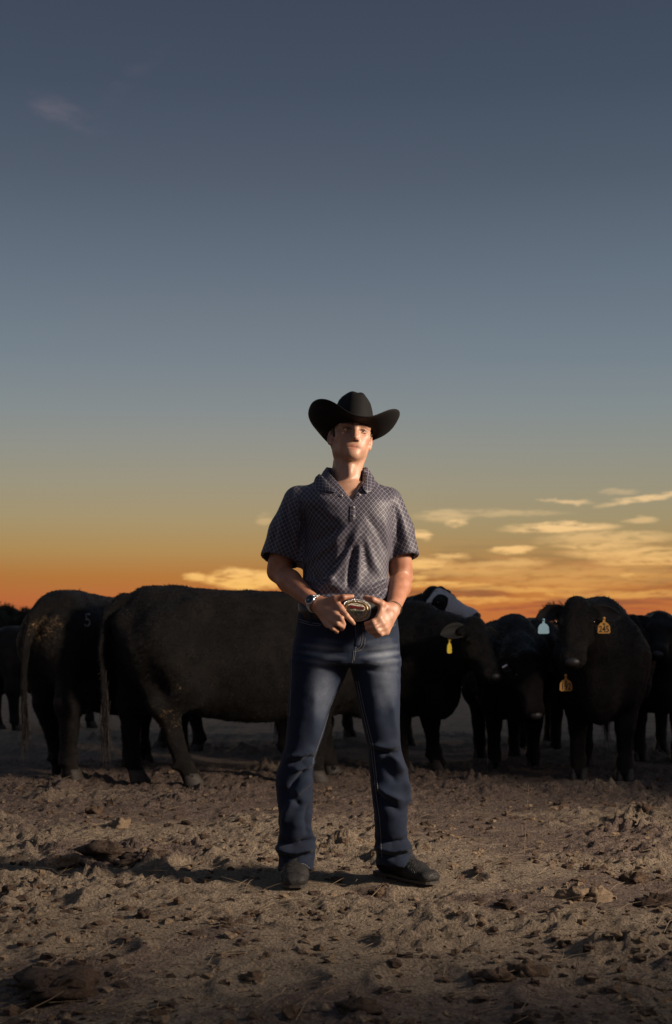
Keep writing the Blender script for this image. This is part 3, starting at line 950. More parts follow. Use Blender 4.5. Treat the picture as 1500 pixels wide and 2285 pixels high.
# the rest of the horizon reads as one low far-off wood
wv, wf, nb = [], [], 0
base_v = [np.array([v.co[:] for v in m_[0].vertices], np.float32) for m_ in TM]
for i, (px, Y, hpx) in enumerate([(74, 210, 90), (98, 205, 92)] + [(-52 - 31 * k + rg.uniform(-8, 8), rg.uniform(200, 240), rg.uniform(84, 100)) for k in range(30)] + [(px + rg.uniform(-9, 9), rg.uniform(330, 380), rg.uniform(42, 54)) for px in range(130, 2300, 42)]):
    q, sc, rz = place(px, Y, hpx); b = base_v[i % 3]
    c, s_ = math.cos(rz), math.sin(rz)
    wv.append(np.stack([(b[:, 0] * c - b[:, 1] * s_) * sc[0] + q[0], (b[:, 0] * s_ + b[:, 1] * c) * sc[1] + q[1], b[:, 2] * sc[2]], 1))
    wf.append(np.arange(len(b)).reshape(-1, 4) + nb); nb += len(b)
tag(obj("far_wood", mesh_np("far_wood", np.concatenate(wv), np.concatenate(wf), smooth=False), M_LEAF), "low dark far-off wood along the horizon behind the herd", "wood", kind='stuff')
# ------------------------------------------------------------------ cattle
def hoof_mesh():
    mb = MB()
    for sd_ in (-1, 1):
        rows = []
        for z, r, fx in ((0.0, 1.0, 0.0), (0.012, 1.0, -0.002), (0.05, .84, -0.018), (0.082, .72, -0.03)):
            row = []
            for k in range(14):
                a = 2 * math.pi * k / 14
                x = math.cos(a) * 0.066 * r; y = math.sin(a) * 0.034 * r
                if x > 0: y *= (1 - 0.35 * (x / .066) ** 2)
                row.append((x + fx + 0.008, y + sd_ * 0.034, z))
            rows.append(row)
        mb.grid(rows, True, True)
    return mb.mesh("hoof", True)
HOOF = hoof_mesh(); HOOF.materials.append(M_HOOF)

def unit(v):
    v = np.array(v, float); return v / np.linalg.norm(v)

def ear_mesh(base, e, n, L=0.19, W=0.062):
    """cupped leaf-shaped ear; e = direction, n = way the opening faces"""
    e = unit(e); n = unit(np.array(n) - e * np.dot(n, e)); w = np.cross(e, n)
    front, back = [], []
    for i in range(13):
        t = i / 12
        ww = W * (0.42 + 0.58 * math.sin(math.pi * min(1, t * 0.86 + 0.14))) * (1 if t < .75 else math.sqrt(max(0.0, 1 - ((t - .75) / .252) ** 2)))
        ww = max(ww, 0.003)
        rf, rb = [], []
        for j in range(9):
            s = -1 + 2 * j / 8
            cup = 0.055 * s * s * (1 - 0.4 * t) - 0.012 * math.sin(math.pi * t)
            p = np.array(base) + e * (L * t) + w * ww * s - np.array([0, 0, 0.028]) * t * t + n * cup * (ww / W)
            th = 0.011 * (1 - s * s) * (1 - t * .6) + 0.003
            rf.append(p + n * th * 0.4); rb.append(p - n * th * 0.8)
        front.append(rf); back.append(rb)
    mb = MB()
    rows = [front[i] + back[i][::-1] for i in range(13)]
    mb.grid(rows, True, True)
    return mb

TAG_OUT = [(-.008, .050), (-.008, .026), (-.028, .014), (-.040, -.004), (-.043, -.046), (-.034, -.054), (.034, -.054), (.043, -.046), (.040, -.004), (.028, .014), (.008, .026), (.008, .050)]

COWS = []
def cow(label, pos, yaw, sc=1.0, poll=None, muz=None, roll=0.0, h=0.015, steps=(0, 0, 0, 0), white=False, dirt=(), tags=(), hairn=24000, ears=((-.08, .1), (-.08, .1)),
        tail=0.0, belly=0.0, group="black cattle herded behind the man", brand=None, tailtip=None):
    yaw = math.radians(yaw)
    root = empty("cow", (pos[0], pos[1], 0)); root.rotation_euler = (0, 0, yaw); root.scale = (sc, sc, sc)
    cy_, sy_ = math.cos(yaw), math.sin(yaw)
    def loc(p):
        x, y = p[0] - pos[0], p[1] - pos[1]
        return np.array([(x * cy_ + y * sy_) / sc, (-x * sy_ + y * cy_) / sc, p[2] / sc])
    pl = loc(poll) if poll is not None else np.array([1.02, 0.0, 1.22])
    mz = loc(muz) if muz is not None else np.array([1.30, 0.0, 0.88])
    d = unit(mz - pl)
    up0 = np.array([0.55, 0, 1.0]) if abs(d[2]) < .5 else unit(np.array([d[0], d[1], 0]) + np.array([0.25, 0, 0.0]) + 1e-3)
    if abs(d[2]) >= .5:
        hd = np.array([d[0], d[1], 0])
        up0 = unit(hd) if np.linalg.norm(hd) > .12 else np.array([1.0, 0, 0])
        up0 = up0 + np.array([0, 0, .2])
    s_ = unit(np.cross(up0, d)); u_ = np.cross(d, s_)
    if roll:
        cr, sr = math.cos(math.radians(roll)), math.sin(math.radians(roll))
        s_, u_ = s_ * cr + u_ * sr, u_ * cr - s_ * sr
    R = np.stack([d, s_, u_])
    hb = lambda a, b, c: pl + d * a + s_ * b + u_ * c
    lo = np.minimum([-1.12, -.47, -.02], np.minimum(pl, mz) - .3); lo[2] = -.02
    hi = np.maximum([0.95, .47, 1.42], np.maximum(pl, mz) + .3)
    f = Field(lo, hi, h)
    # trunk
    f.ell((-0.08, 0, .80 - belly * .3), (.70, .335, .375 + belly), .10)
    f.ell((.43, 0, .82), (.36, .275, .40), .14)
    f.ell((-.60, 0, .90), (.32, .285, .335), .12)
    f.cap((-.70, 0, 1.125), (.40, 0, 1.085), .115, .125, .13)
    f.ell((-.60, 0, 1.155), (.17, .10, .085), .07)
    f.ell((-.85, 0, .97), (.075, .10, .13), .06)
    f.ell((.46, 0, 1.12), (.22, .10, .15), .10)
    for s in (1, -1):
        f.ell((-.45, .215 * s, 1.120), (.085, .06, .075), .06)
        f.ell((-.86, .10 * s, 1.03), (.07, .06, .07), .08)
        f.ell((.50, .20 * s, .80), (.19, .10, .30), .07)
    f.ell((.70, 0, .64), (.17, .14, .24), .10)
    f.ell((.10, 0, .50), (.45, .16, .09), .08)
    # legs; steps = forward shift of the hooves (front right, front left, hind right, hind left)
    HP = []
    for (i, s) in ((0, -1), (1, 1)):
        st = steps[i]
        f.chain([(.46, .17 * s, .86), (.40 + st * .15, .185 * s, .62), (.44 + st * .5, .165 * s, .365), (.435 + st * .92, .16 * s, .13), (.46 + st, .16 * s, .05)],
                [.15, .105, .066, .047, .060], .06)
        f.ell((.445 + st * .5, .165 * s, .37), (.062, .06, .075), .03)
        f.ell((.435 + st * .92, .16 * s, .135), (.056, .055, .055), .03)
        for q in (-.022, .022): f.ell((.382 + st * .92, .16 * s + q, .110), (.022, .016, .022), .008)
        HP.append((.475 + st, .16 * s))
    for (i, s) in ((2, -1), (3, 1)):
        st = steps[i]
        f.chain([(-.60, .17 * s, .92), (-.53 + st * .2, .19 * s, .64), (-.76 + st * .6, .165 * s, .475), (-.735 + st * .93, .16 * s, .14), (-.70 + st, .16 * s, .05)],
                [.215, .150, .078, .048, .060], .07)
        f.cap((-.78, .13 * s, .90), (-.80 + st * .5, .155 * s, .52), .12, .055, .08)
        f.ell((-.775 + st * .6, .165 * s, .47), (.06, .052, .085), .025)
        f.ell((-.835 + st * .55, .165 * s, .515), (.030, .028, .045), .03)
        for q in (-.022, .022): f.ell((-.79 + st * .93, .16 * s + q, .115), (.022, .016, .022), .008)
        f.ell((-.735 + st * .93, .16 * s, .145), (.056, .055, .055), .03)
        HP.append((-.685 + st, .16 * s))
    # neck and head
    back = hb(.02, 0, -.04); thr = hb(.14, 0, -.13)
    f.cap((.44, 0, 1.06), back, .20, .115, .10, flat=s_, ratio=.82)
    f.cap((.56, 0, .82), thr, .25, .095, .12, flat=s_, ratio=.75)
    mid = (np.array([.56, 0, .94]) + hb(.05, 0, -.08)) / 2
    f.ell(mid, (.20, .15, .20), .10)
    f.ell(hb(.09, 0, 0), (.155, .118, .105), .04, R)
    f.ell(hb(.0, 0, .035), (.06, .07, .075), .05, R)
    f.cap(hb(.12, 0, -.005), hb(.36, 0, -.01), .104, .076, .03, flat=u_, ratio=.92)
    f.ell(hb(.405, 0, -.012), (.075, .088, .072), .03, R)
    f.cap(hb(.10, 0, -.115), hb(.35, 0, -.06), .075, .052, .04)
    for s in (1, -1):
        f.ell(hb(.135, .100 * s, .040), (.050, .026, .030), .025, R)
        f.ell(hb(.175, .080 * s, -.04), (.09, .045, .06), .04, R)
        f.ell(hb(.045, .105 * s, .0), (.045, .05, .04), .03, R)
        f.ell(hb(.462, .042 * s, .022), (.022, .017, .013), .012, R, sub=True)
    f.cap(hb(.44, .05, -.052), hb(.44, -.05, -.052), .007, .007, .012, sub=True)
    # tail
    tl = [(-.86, 0, 1.16), (-.96, tail * .2, 1.08), (-1.0, tail * .7, .86), (-.99, tail, .62), (-.98, tail * 1.05, .42)]
    f.chain(tl, [.055, .042, .028, .021, .016], .04)
    V, Q = f.mesh()
    V = relax(V, Q, 2, .5)
    N = vnormals(V, Q)
    amp = 0.005 * pnoise(V[:, 0] * 9, V[:, 1] * 9, V[:, 2] * 7) + 0.0022 * pnoise(V[:, 0] * 24, V[:, 1] * 24, V[:, 2] * 18)
    gs = lambda cx, cz, rx, rz: np.exp(-(((V[:, 0] - cx) / rx) ** 2 + ((V[:, 2] - cz) / rz) ** 2)) * (np.abs(V[:, 1]) > .1)
    amp = amp - .026 * gs(-.30, 1.0, .13, .12) - .012 * gs(-.34, .64, .09, .14) + .014 * gs(-.62, .78, .14, .16) - .020 * gs(.28, .92, .06, .2) + .014 * gs(.46, .9, .09, .2)
    amp = amp + .004 * np.sin((V[:, 0] + .25 * V[:, 2]) * 62) * gs(.02, .82, .22, .18)
    amp = amp + 0.010 * pnoise(V[:, 0] * 4, V[:, 1] * 4, V[:, 2] * 4)
    # ribs and neck wrinkles
    V = V + N * amp[:, None]
    nw = np.clip(1 - np.abs(V[:, 0] - .62) / .16, 0, 1) * np.clip((1.05 - V[:, 2]) * 4, 0, 1) * np.clip((V[:, 2] - .5) * 3, 0, 1)
    V = V + N * (0.0022 * np.sin(V[:, 0] * 95 + V[:, 2] * 12) * nw)[:, None]
    me = mesh_np("body", V, Q)
    wh = np.zeros(len(V), np.float32)
    if white:
        q = V - pl; a, b, c = q @ d, q @ s_, q @ u_
        wh = np.clip((a - .0) * 12, 0, 1) * np.clip((c + .16) * 14, 0, 1)
        ey = np.hypot(a - .15, np.abs(b) - .11); wh *= np.clip((ey - .055) * 40, 0, 1)
        wh *= (1 - np.clip((a - .47) * 30, 0, 1))
    attr(me, 'white', wh)
    dm = np.zeros(len(V), np.float32)
    for (c, r, s) in dirt:
        dm = np.maximum(dm, s * np.clip(1.3 - np.linalg.norm((V - np.array(c)) / np.array(r), axis=1), 0, 1))
    low = np.clip((.38 - V[:, 2]) * .5, 0, .10)
    attr(me, 'dirt', np.maximum(dm, low))
    attr(me, 'brand', np.zeros(len(V), np.float32))
    body = obj("body", me, M_COAT, root, False)
    # short hair standing off the outline
    if hairn:
        pick = RNG.integers(0, len(V), hairn); pick = pick[V[pick, 2] > .16]
        nn = N[pick]
        jit = RNG.normal(size=(len(pick), 3)) * h * .6; jit -= nn * np.sum(jit * nn, 1)[:, None]
        flow = np.array([-.75, 0, -.65]) + .35 * np.stack([pnoise(V[pick, 0] * 3, V[pick, 1] * 3, V[pick, 2] * 3 + q) for q in (0, 9, 17)], 1)
        flow = flow - nn * np.sum(flow * nn, 1)[:, None]
        dd = flow / (np.linalg.norm(flow, axis=1)[:, None] + 1e-3) + nn * RNG.uniform(.12, .55, (len(pick), 1)) + RNG.normal(size=(len(pick), 3)) * .16
        bv, b4, b3 = blades(V[pick] + jit - nn * .001, dd, RNG.uniform(.012, .028, len(pick)), .0026)
        top = np.nonzero((N[:, 2] > .55) & (V[:, 2] > 1.0))[0]
        tp = RNG.choice(top, 60)
        tv, t4, t3 = blades(V[tp], N[tp] + RNG.normal(size=(60, 3)) * .45 + np.array([-.3, 0, .2]), RNG.uniform(.012, .034, 60), .004)
        bv2 = np.concatenate([bv, tv]); b4 = np.concatenate([b4, t4 + len(bv)]); b3 = np.concatenate([b3, t3 + len(bv)])
        ho = obj("coat_hair", mesh_np("coat_hair", bv2, b4, b3), M_HAIR_W if white else M_HAIR_C, root, False); ho['kind'] = 'stuff'
    for (x, y) in HP:
        o = obj("hoof", HOOF, None, root, False); o.location = (x, y, -.004)
    # eyes, muzzle, ears
    for s in (1, -1):
        e = MB(); e.ball(hb(.138, .114 * s, .034), .0185, 12, 8); e.build("eye", M_CEYE, root, True, False)
        er = ear_mesh(hb(.035, .095 * s, -.005), s_ * s + u_ * ears[(s + 1) // 2][1] - d * ears[(s + 1) // 2][0], u_ * 1.0 + d * .25 + s_ * s * .1)
        eo = er.build("ear", M_EARIN, root, True, False)
    nm = MB(); nm.ball(hb(.452, 0, .012), (.034, .052, .034), 16, 10, Matrix(np.stack([d, s_, u_], 1)))
    nm.build("nose_pad", M_MUZZLE, root, True, False)
    # tail switch
    n = 260
    base = np.array(tl[-1]) + RNG.normal(size=(n, 3)) * np.array([.012, .012, .09]) + np.array([0, 0, .06])
    dirs = np.array([0, 0, -1.0]) + RNG.normal(size=(n, 3)) * np.array([.06, .06, .04])
    bv, b4, b3 = blades(base, dirs, RNG.uniform(.08, .27, n), .0032, RNG.normal(size=(n, 3)) * .10)
    sw = obj("tail_switch", mesh_np("tail_switch", bv, b4, b3), M_SWITCH, root, False)
    # ear tags: (side, px, py, Y, material, text, turn in degrees about vertical)
    for (px, py, Yt, mt, txt, turn, sz) in tags:
        w_ = P(px, py, Yt)
        M = Matrix.Translation(Vector(w_)) @ Matrix.Rotation(math.radians(turn), 4, 'Z') @ Matrix.Rotation(math.radians(90), 4, 'X') @ Matrix.Scale(sz, 4)
        ML = Matrix.Translation(Vector((pos[0], pos[1], 0))) @ Matrix.Rotation(yaw, 4, 'Z') @ Matrix.Scale(sc, 4)
        M = ML.inverted() @ M
        tb = MB(); tb.prism(TAG_OUT, .004)
        tb.ball((0, .05, 0), (.011, .011, .012), 10, 6)
        tm_ = mesh_xform(tb.mesh("ear_tag"), M)
        to = obj("ear_tag", tm_, mt, root, False)
        if txt:
            xm = mesh_xform(text_mesh(txt, .060, .0008, "number"), M @ Matrix.Translation((0, -.026, .0030)) @ Matrix.Diagonal((.78, 1.05, 1, 1)))
            no = obj("number", xm, M_INK, to, False)
            mk = MB(); mk.prism([(-.006, -.008), (.006, -.008), (.007, .0), (.003, .008), (-.003, .008), (-.007, 0)], .001)
            obj("mark", mesh_xform(mk.mesh("mark"), M @ Matrix.Translation((0, .010, .0028))), M_GREENINK, to, False)
    tag(root, label, "cow", group)
    COWS.append((root, V, Q, N, loc))
    return root, V, Q, loc, body

c1 = cow("leftmost black cow seen from behind, pale number brand and dust on its rump", (-1.55, 9.68), 62, 1.02, steps=(.05, 0, -.08, .20), tail=.06,
         poll=(-.75, 10.55, 1.02), muz=(-.55, 10.75, .66),
         dirt=[((-.86, -.02, 1.00), (.17, .17, .12), 1.0), ((-.7, -.2, .5), (.1, .1, .2), .5)], h=.014)
c2 = cow("large black cow standing side-on left of the man, mud on its hind knee", (-.53, 8.88), 14, 1.03, steps=(-.10, .08, .25, -.06), tail=-.06,
         poll=(.00, 9.12, .98), muz=P(768, 1568, 8.95), h=.014, belly=.02,
         dirt=[((-.52, -.2, .62), (.10, .14, .12), .9), ((-.6, -.18, .45), (.12, .1, .14), .7)])
c3 = cow("black cow behind the side-on cow, only its legs showing under the belly", (-.95, 11.75), 200, .95, h=.02, hairn=0, steps=(.15, -.12, .1, -.1))
c4 = cow("black cow right of the man with a narrow yellow ear tag", (.24, 9.95), -41, .96, steps=(.02, .10, 0, 0), poll=P(1052, 1404, 9.12), muz=P(1110, 1520, 8.86), roll=-6,
         ears=((.05, -.1), (.05, -.1)), tags=[(1003, 1442, 8.99, M_TAGY, "", 62, .9)], h=.013)
c5 = cow("black cow with a white face looking over another cow's back", (.30, 12.5), -64, 1.02, poll=P(962, 1334, 11.4), muz=P(1052, 1374, 11.2), h=.014, white=True, hairn=2500,
         ears=((.35, .25), (.35, .25)))
c6 = cow("black cow with lowered head and an orange tag reading 192", (1.31, 10.15), -90, .885, poll=P(1176, 1472, 8.98), muz=P(1197, 1608, 8.83), h=.013,
         ears=((.05, -.05), (.0, .0)), tags=[(1263, 1524, 8.80, M_TAGO, "192", 4, 1.0)])
c7 = cow("black cow facing the camera with an orange 245 tag and a blue tag", (1.90, 9.42), -103, .96, poll=P(1290, 1360, 8.62), muz=P(1279, 1466, 8.40), h=.013, belly=.02,
         ears=((.02, .0), (.02, .0)), tags=[(1348, 1396, 8.45, M_TAGO, "245", -6, .93), (1213, 1398, 8.45, M_TAGB, "", 8, .86)])
c8 = cow("black cow cut off by the right edge of the picture, one ear raised", (2.62, 10.95), -97, .92, poll=P(1474, 1392, 10.05), muz=P(1467, 1458, 9.75), h=.014, hairn=12000,
         ears=((.5, .3), (.5, .3)))
c9 = cow("distant dark cow mostly hidden behind the leftmost cow", (-3.15, 14.8), 52, .90, h=.022, hairn=0)
c10 = cow("black cow standing behind the cows tagged 192 and 245", (1.86, 12.35), 84, .92, h=.022, hairn=0)
# metal clip in the lowered cow's ear
cl = MB(); cl.tube([P(1121, 1490, 8.83), P(1132, 1484, 8.83)], .009, 8)
o = cl.build("ear_clip", M_CLIP, c6[0]); o.parent = c6[0]
r6 = c6[0]
o.matrix_parent_inverse = (Matrix.Translation(r6.location) @ r6.rotation_euler.to_matrix().to_4x4() @ Matrix.Diagonal((*r6.scale, 1))).inverted()

# freeze brand: characters laid on the rump of the leftmost cow
def brand_on(c, txt, px, py, size):
    root, V, Q, loc, body = c
    bvh = BVHTree.FromPolygons([tuple(v) for v in V], [tuple(q) for q in Q])
    camL = Vector(loc((0, 0, CAM_H)))
    me = text_mesh(txt, size, 0.0, "brand")
    co = np.array([v.co[:] for v in me.vertices])
    out = []
    for (x, y, z) in co:
        t = Vector(loc(P(px + x * 330 * .75, py - y * 330, 9.0)))
        hit = bvh.ray_cast(camL, (t - camL).normalized())
        out.append(hit[0] + hit[1] * .005 if hit[0] else None)
    if any(v is None for v in out): return
    for v, p in zip(me.vertices, out): v.co = p
    me.update()
    m, N_, b_ = new_mat("freeze_brand_hair")
    ns = N_.noise(N_.n('ShaderNodeTexCoord').outputs['Object'], 55.0, 5, .75)
    N_.put(b_.inputs['Base Color'], N_.ramp(ns, [(.36, (.008, .007, .007)), (.5, (.07, .065, .062)), (.68, (.20, .185, .18))]))
    b_.inputs['Roughness'].default_value = .85
    return obj("brand", me, m, root, False)
brand_on(c1, "5", 196, 1386, .13)
# ------------------------------------------------------------------ the man
YM = 5.0
SCL = FPX / YM
zz = lambda y: CAM_H + (HY - y) / SCL
xx = lambda x: (x - HX) / SCL
man = empty("person", (0.04, 5.05, 0))
tag(man, "person in a black cowboy hat, patterned polo and jeans, hands on a big belt buckle", "person")

# head frame: yaw to the viewer's right, chin up, tilted
def rot(ax, deg): return np.array(Matrix.Rotation(math.radians(deg), 3, ax))
HR = rot('Y', 6.5) @ rot('Z', 8) @ rot('X', -5)
HC = np.array([xx(785), 5.0, zz(958.5) - .021])
H = lambda x, y, z: HC + HR @ np.array([x, y, z])
HRr = HR.T         # rows = head axes in world
HT = HR @ rot('X', -6)      # the hat sits tilted back a little more than the head
HATP = lambda x, y, z: HC + HT @ np.array([x, y - .004, z - .034])

# shirt torso sections  (photo row, left px, right px, half depth, depth centre)
TS = [(1356, 676, 868, .122, 5.005), (1342, 664, 875, .134, 5.0), (1318, 664, 875, .131, 5.0), (1280, 664, 874, .122, 5.0), (1235, 665, 875, .122, 4.997), (1190, 666, 878, .128, 4.993),
      (1150, 662, 882, .130, 4.993), (1122, 656, 884, .124, 4.997), (1100, 670, 868, .110, 5.004), (1082, 692, 848, .096, 5.012), (1064, 712, 830, .082, 5.020), (1048, 722, 822, .072, 5.024)]
tz = [zz(t[0]) for t in TS]; tcx = [xx((t[1] + t[2]) / 2) for t in TS]; ta = [(t[2] - t[1]) / 2 / SCL for t in TS]; tb_ = [t[3] for t in TS]; tcy = [t[4] for t in TS]

SHL, SHR = np.array([xx(662), 5.0, zz(1124)]), np.array([xx(874), 5.0, zz(1120)])
ELL, ELR = P(621, 1275, 5.06), P(896, 1288, 5.07)
WRL, WRR = P(703, 1346, 4.865), P(878, 1357, 4.87)

def man_body():
    f = Field((-.345, 4.74, .90), (.345, 5.20, 1.865), .003)
    # skull and face
    f.ell(H(0, .005, .035), (.0715, .096, .088), .02, HRr)
    f.ell(H(0, -.028, -.022), (.0560, .062, .080), .03, HRr)
    f.ell(H(0, -.040, -.058), (.040, .046, .042), .03, HRr)
    for s in (1, -1):
        f.cap(H(.051 * s, .008, -.040), H(.041 * s, -.004, -.066), .014, .014, .025)
        f.cap(H(.041 * s, -.004, -.066), H(.012 * s, -.074, -.092), .015, .013, .022)
        f.ell(H(.0415 * s, -.055, -.020), (.021, .021, .017), .022, HRr)
        f.ell(H(.028 * s, -.064, -.052), (.018, .015, .024), .022, HRr)
        f.cap(H(.012 * s, -.082, .020), H(.048 * s, -.064, .020), .0125, .0115, .014)
    f.ell(H(0, -.076, -.0905), (.019, .014, .0135), .020, HRr)
    f.ell(H(0, -.066, .044), (.045, .02, .026), .03, HRr)
    # mouth region
    f.ell(H(0, -.067, -.063), (.028, .016, .022), .022, HRr)
    # eye sockets
    for s in (1, -1):
        f.ell(H(.031 * s, -.094, -.001), (.0175, .016, .0115), .012, HRr, sub=True)
    # lids
    for s in (1, -1):
        c = np.array([.031 * s, -.0705, -.001])
        for sgn, rr, drop in ((1, .0034, .0050), (-1, .0028, -.0052)):
            pts = []
            for k in range(7):
                t = -1 + 2 * k / 6
                x = .0150 * t; z = drop * (1 - t * t) ** .8 + (-.001 * t * s)
                y = -math.sqrt(max(.0138 ** 2 - x * x * .72 - z * z, 1e-6))
                pts.append(H(c[0] + x, c[1] + y, c[2] + z))
            f.chain(pts, [rr] * 7, .003)
    # nose
    f.cap(H(0, -.085, .014), H(0, -.106, -.029), .0085, .0100, .012)
    f.ell(H(0, -.1095, -.0355), (.0102, .0095, .0088), .007, HRr)
    for s in (1, -1):
        f.ell(H(.0115 * s, -.0960, -.0385), (.0070, .0095, .0068), .006, HRr)
    for s in (1, -1):
        f.ell(H(.0060 * s, -.1010, -.0455), (.0036, .0062, .0040), .003, HRr, sub=True)
        # lips
    f.ell(H(0, -.0830, -.0612), (.0225, .0070, .0046), .006, HRr)
    f.ell(H(0, -.0815, -.0722), (.0185, .0075, .0056), .006, HRr)
    f.cap(H(-.020, -.0925, -.0666), H(.020, -.0925, -.0666), .0012, .0012, .004, sub=True)
    # ears
    for s in (1, -1):
        Re = (HR @ rot('Z', -28 * s) @ rot('X', 12)).T
        f.ell(H(.0765 * s, .020, -.012), (.0065, .0185, .031), .006, Re)
        f.ell(H(.0805 * s, .018, -.010), (.0050, .0110, .020), .004, Re, sub=True)
        f.ell(H(.0740 * s, .008, -.036), (.0065, .009, .012), .006, Re)
    # the crown of the head is inside the hat
    f.plane(HATP(0, 0, .058), HT[:, 2], HC - .16, HC + .16, .004)
    # neck
    nb = np.array([xx(772), 5.035, zz(1070)])
    f.cap(H(0, .030, -.045), nb, .053, .0585, .03)
    f.cap(H(0, -.012, -.092), np.array([xx(776), 4.985, zz(1064)]), .034, .042, .025)
    f.cap(H(.050, .02, -.05), np.array([xx(789), 4.958, zz(1088)]), .014, .011, .022)      # sternomastoids
    f.cap(H(-.050, .02, -.05), np.array([xx(772), 4.956, zz(1088)]), .014, .011, .022)
    f.ell(H(0.0, -.040, -.150), (.012, .016, .020), .022, HRr)                               # Adam's apple
    f.cap(np.array([xx(788), 4.945, zz(1092)]), np.array([xx(835), 4.99, zz(1088)]), .010, .009, .02)
    f.cap(np.array([xx(772), 4.945, zz(1092)]), np.array([xx(718), 4.99, zz(1090)]), .010, .009, .02)
    # trunk under the shirt
    tk = np.interp(tz[:-2], [1.36, 1.44], [.60, 1.0])
    f.loft(tz[:-2], tcx[:-2], tcy[:-2], (np.array(ta[:-2]) - .016) * (.25 + .75 * tk), (np.array(tb_[:-2]) - .017) * tk, .03)
    f.loft([.90, 1.0, 1.06], xx(770), 5.0, .16, .10, .03)
    # arms
    for SH, EL, WR in ((SHL, ELL, WRL), (SHR, ELR, WRR)):
        f.cap(SH * .93 + EL * .07, EL, .046, .040, .02)
        m = EL * .68 + WR * .32
        f.cap(EL, m, .040, .0435, .016)
        f.cap(m, WR, .0435, .027, .016)
    f.cap(ELL * .85 + SHL * .15, ELL * .45 + SHL * .55, .046, .044, .02)
    f.cap(ELR * .85 + SHR * .15, ELR * .35 + SHR * .65, .044, .050, .02)
    # his right hand (picture left), back of the hand to the camera
    K = .007
    kn = [P(760, 1358, 4.800), P(749, 1371, 4.795), P(740, 1383, 4.800), P(731, 1393, 4.812)]
    w0 = P(712, 1349, 4.853)
    for i, q in enumerate(kn):
        b = w0 + np.array([.004 * (1.5 - i) * .6, 0, (1.5 - i) * .009])
        f.cap(b, q, .0185, .0125, .014)
    f.ell((w0 + kn[1]) / 2 + np.array([.002, .004, 0]), (.030, .016, .024), .015)
    f.chain([kn[0], P(773, 1373, 4.785), P(784, 1385, 4.797), P(790, 1392, 4.805)], [.0118, .0098, .0086, .0072], K)
    f.chain([kn[1], P(761, 1380, 4.776), P(767, 1392, 4.798), P(763, 1398, 4.82)], [.0118, .0100, .0088, .0075], K)
    f.chain([kn[2], P(753, 1391, 4.778), P(765, 1399, 4.797), P(763, 1404, 4.82)], [.0115, .0098, .0085, .0075], K)
    f.chain([kn[3], P(742, 1401, 4.787), P(752, 1408, 4.804), P(752, 1411, 4.823)], [.0105, .0090, .0078, .0068], K)
    f.chain([P(722, 1347, 4.845), P(748, 1337, 4.812), P(767, 1333, 4.800), P(786, 1331, 4.812)], [.017, .0140, .0108, .0084], .012)
    f.cap(P(749, 1340, 4.812), kn[0], .0095, .0100, .012)
    # his left hand (picture right)
    kn = [P(846, 1380, 4.790), P(853, 1391, 4.792), P(858, 1401, 4.800), P(862, 1410, 4.812)]
    w0 = P(875, 1360, 4.858)
    for i, q in enumerate(kn):
        b = w0 + np.array([-.004 * (1.5 - i), 0, (1.5 - i) * .007])
        f.cap(b, q, .0185, .0130, .014)
    f.ell((w0 + kn[1]) / 2, (.024, .016, .026), .015)
    f.chain([kn[0], P(832, 1388, 4.777), P(818, 1392, 4.795), P(822, 1396, 4.815)], [.0122, .0103, .0088, .0075], K)
    f.chain([kn[1], P(837, 1399, 4.775), P(820, 1402, 4.793), P(824, 1406, 4.815)], [.0122, .0103, .0088, .0075], K)
    f.chain([kn[2], P(843, 1408, 4.780), P(828, 1411, 4.796), P(831, 1414, 4.815)], [.0118, .0099, .0085, .0075], K)
    f.chain([kn[3], P(850, 1415, 4.790), P(839, 1419, 4.802), P(841, 1421, 4.818)], [.0108, .0090, .0080, .007], K)
    f.chain([P(868, 1358, 4.845), P(850, 1347, 4.815), P(832, 1338, 4.800), P(815, 1333, 4.812)], [.017, .0145, .0110, .0086], .012)
    f.cap(P(852, 1350, 4.815), kn[0], .0095, .0105, .012)
    V, Q = f.mesh()
    V = relax(V, Q, 1, .4)
    L = (V - HC) @ HR          # head-local coordinates
    x, y, z = L.T
    face = (z > -.16) & (z < .15)
    red = np.zeros(len(V)); g = lambda a, b, c, r: np.exp(-(((x - a) / r[0]) ** 2 + ((y - b) / r[1]) ** 2 + ((z - c) / r[2]) ** 2))
    red += .55 * np.clip(g(0, -.090, -.0617, (.022, .02, .0040)) * 1.5, 0, 1) + .42 * np.clip(g(0, -.088, -.0718, (.018, .02, .0048)) * 1.5, 0, 1)
    for s in (1, -1):
        red += .22 * g(.043 * s, -.06, -.03, (.022, .04, .022)) + .3 * g(.082 * s, .02, -.01, (.02, .03, .035))
    red += .22 * g(0, -.107, -.033, (.013, .02, .012))
    ml = np.clip(1.4 - np.abs(z + .0664 + .0008 * (np.abs(x) > .02)) / .0016, 0, 1) * (np.abs(x) < .026) * (y < -.06)
    red = np.where(face, red, 0)
    dark = np.zeros(len(V))
    for s in (1, -1):
        bx, bz = x * s, z
        t = np.clip((bx - .012) / .040, 0, 1)
        zc = .0185 + .0055 * np.sin(t * 2.2) - .004 * t
        th = .0052 * (1 - .5 * t)
        m = np.clip(1.4 - np.abs(bz - zc) / th, 0, 1) * (bx > .010) * (bx < .054) * (y < -.04)
        dark = np.maximum(dark, .95 * m)
        # lash line
        lz = -.001 + .0060 * np.clip(1 - ((bx - .031) / .0165) ** 2, 0, 1) ** .8
        m = np.clip(1.5 - np.abs(bz - lz) / .0024, 0, 1) * (np.abs(bx - .031) < .0165) * (y < -.06)
        dark = np.maximum(dark, .9 * m)
    # cropped hair over temples
    hairm = np.clip((y + .020 - np.abs(z - .02) * .1) * 60, 0, 1) * np.clip((z + .012 - np.clip(y - .03, 0, 1) * 0.0) * 70, 0, 1) * (np.abs(x) < .079)
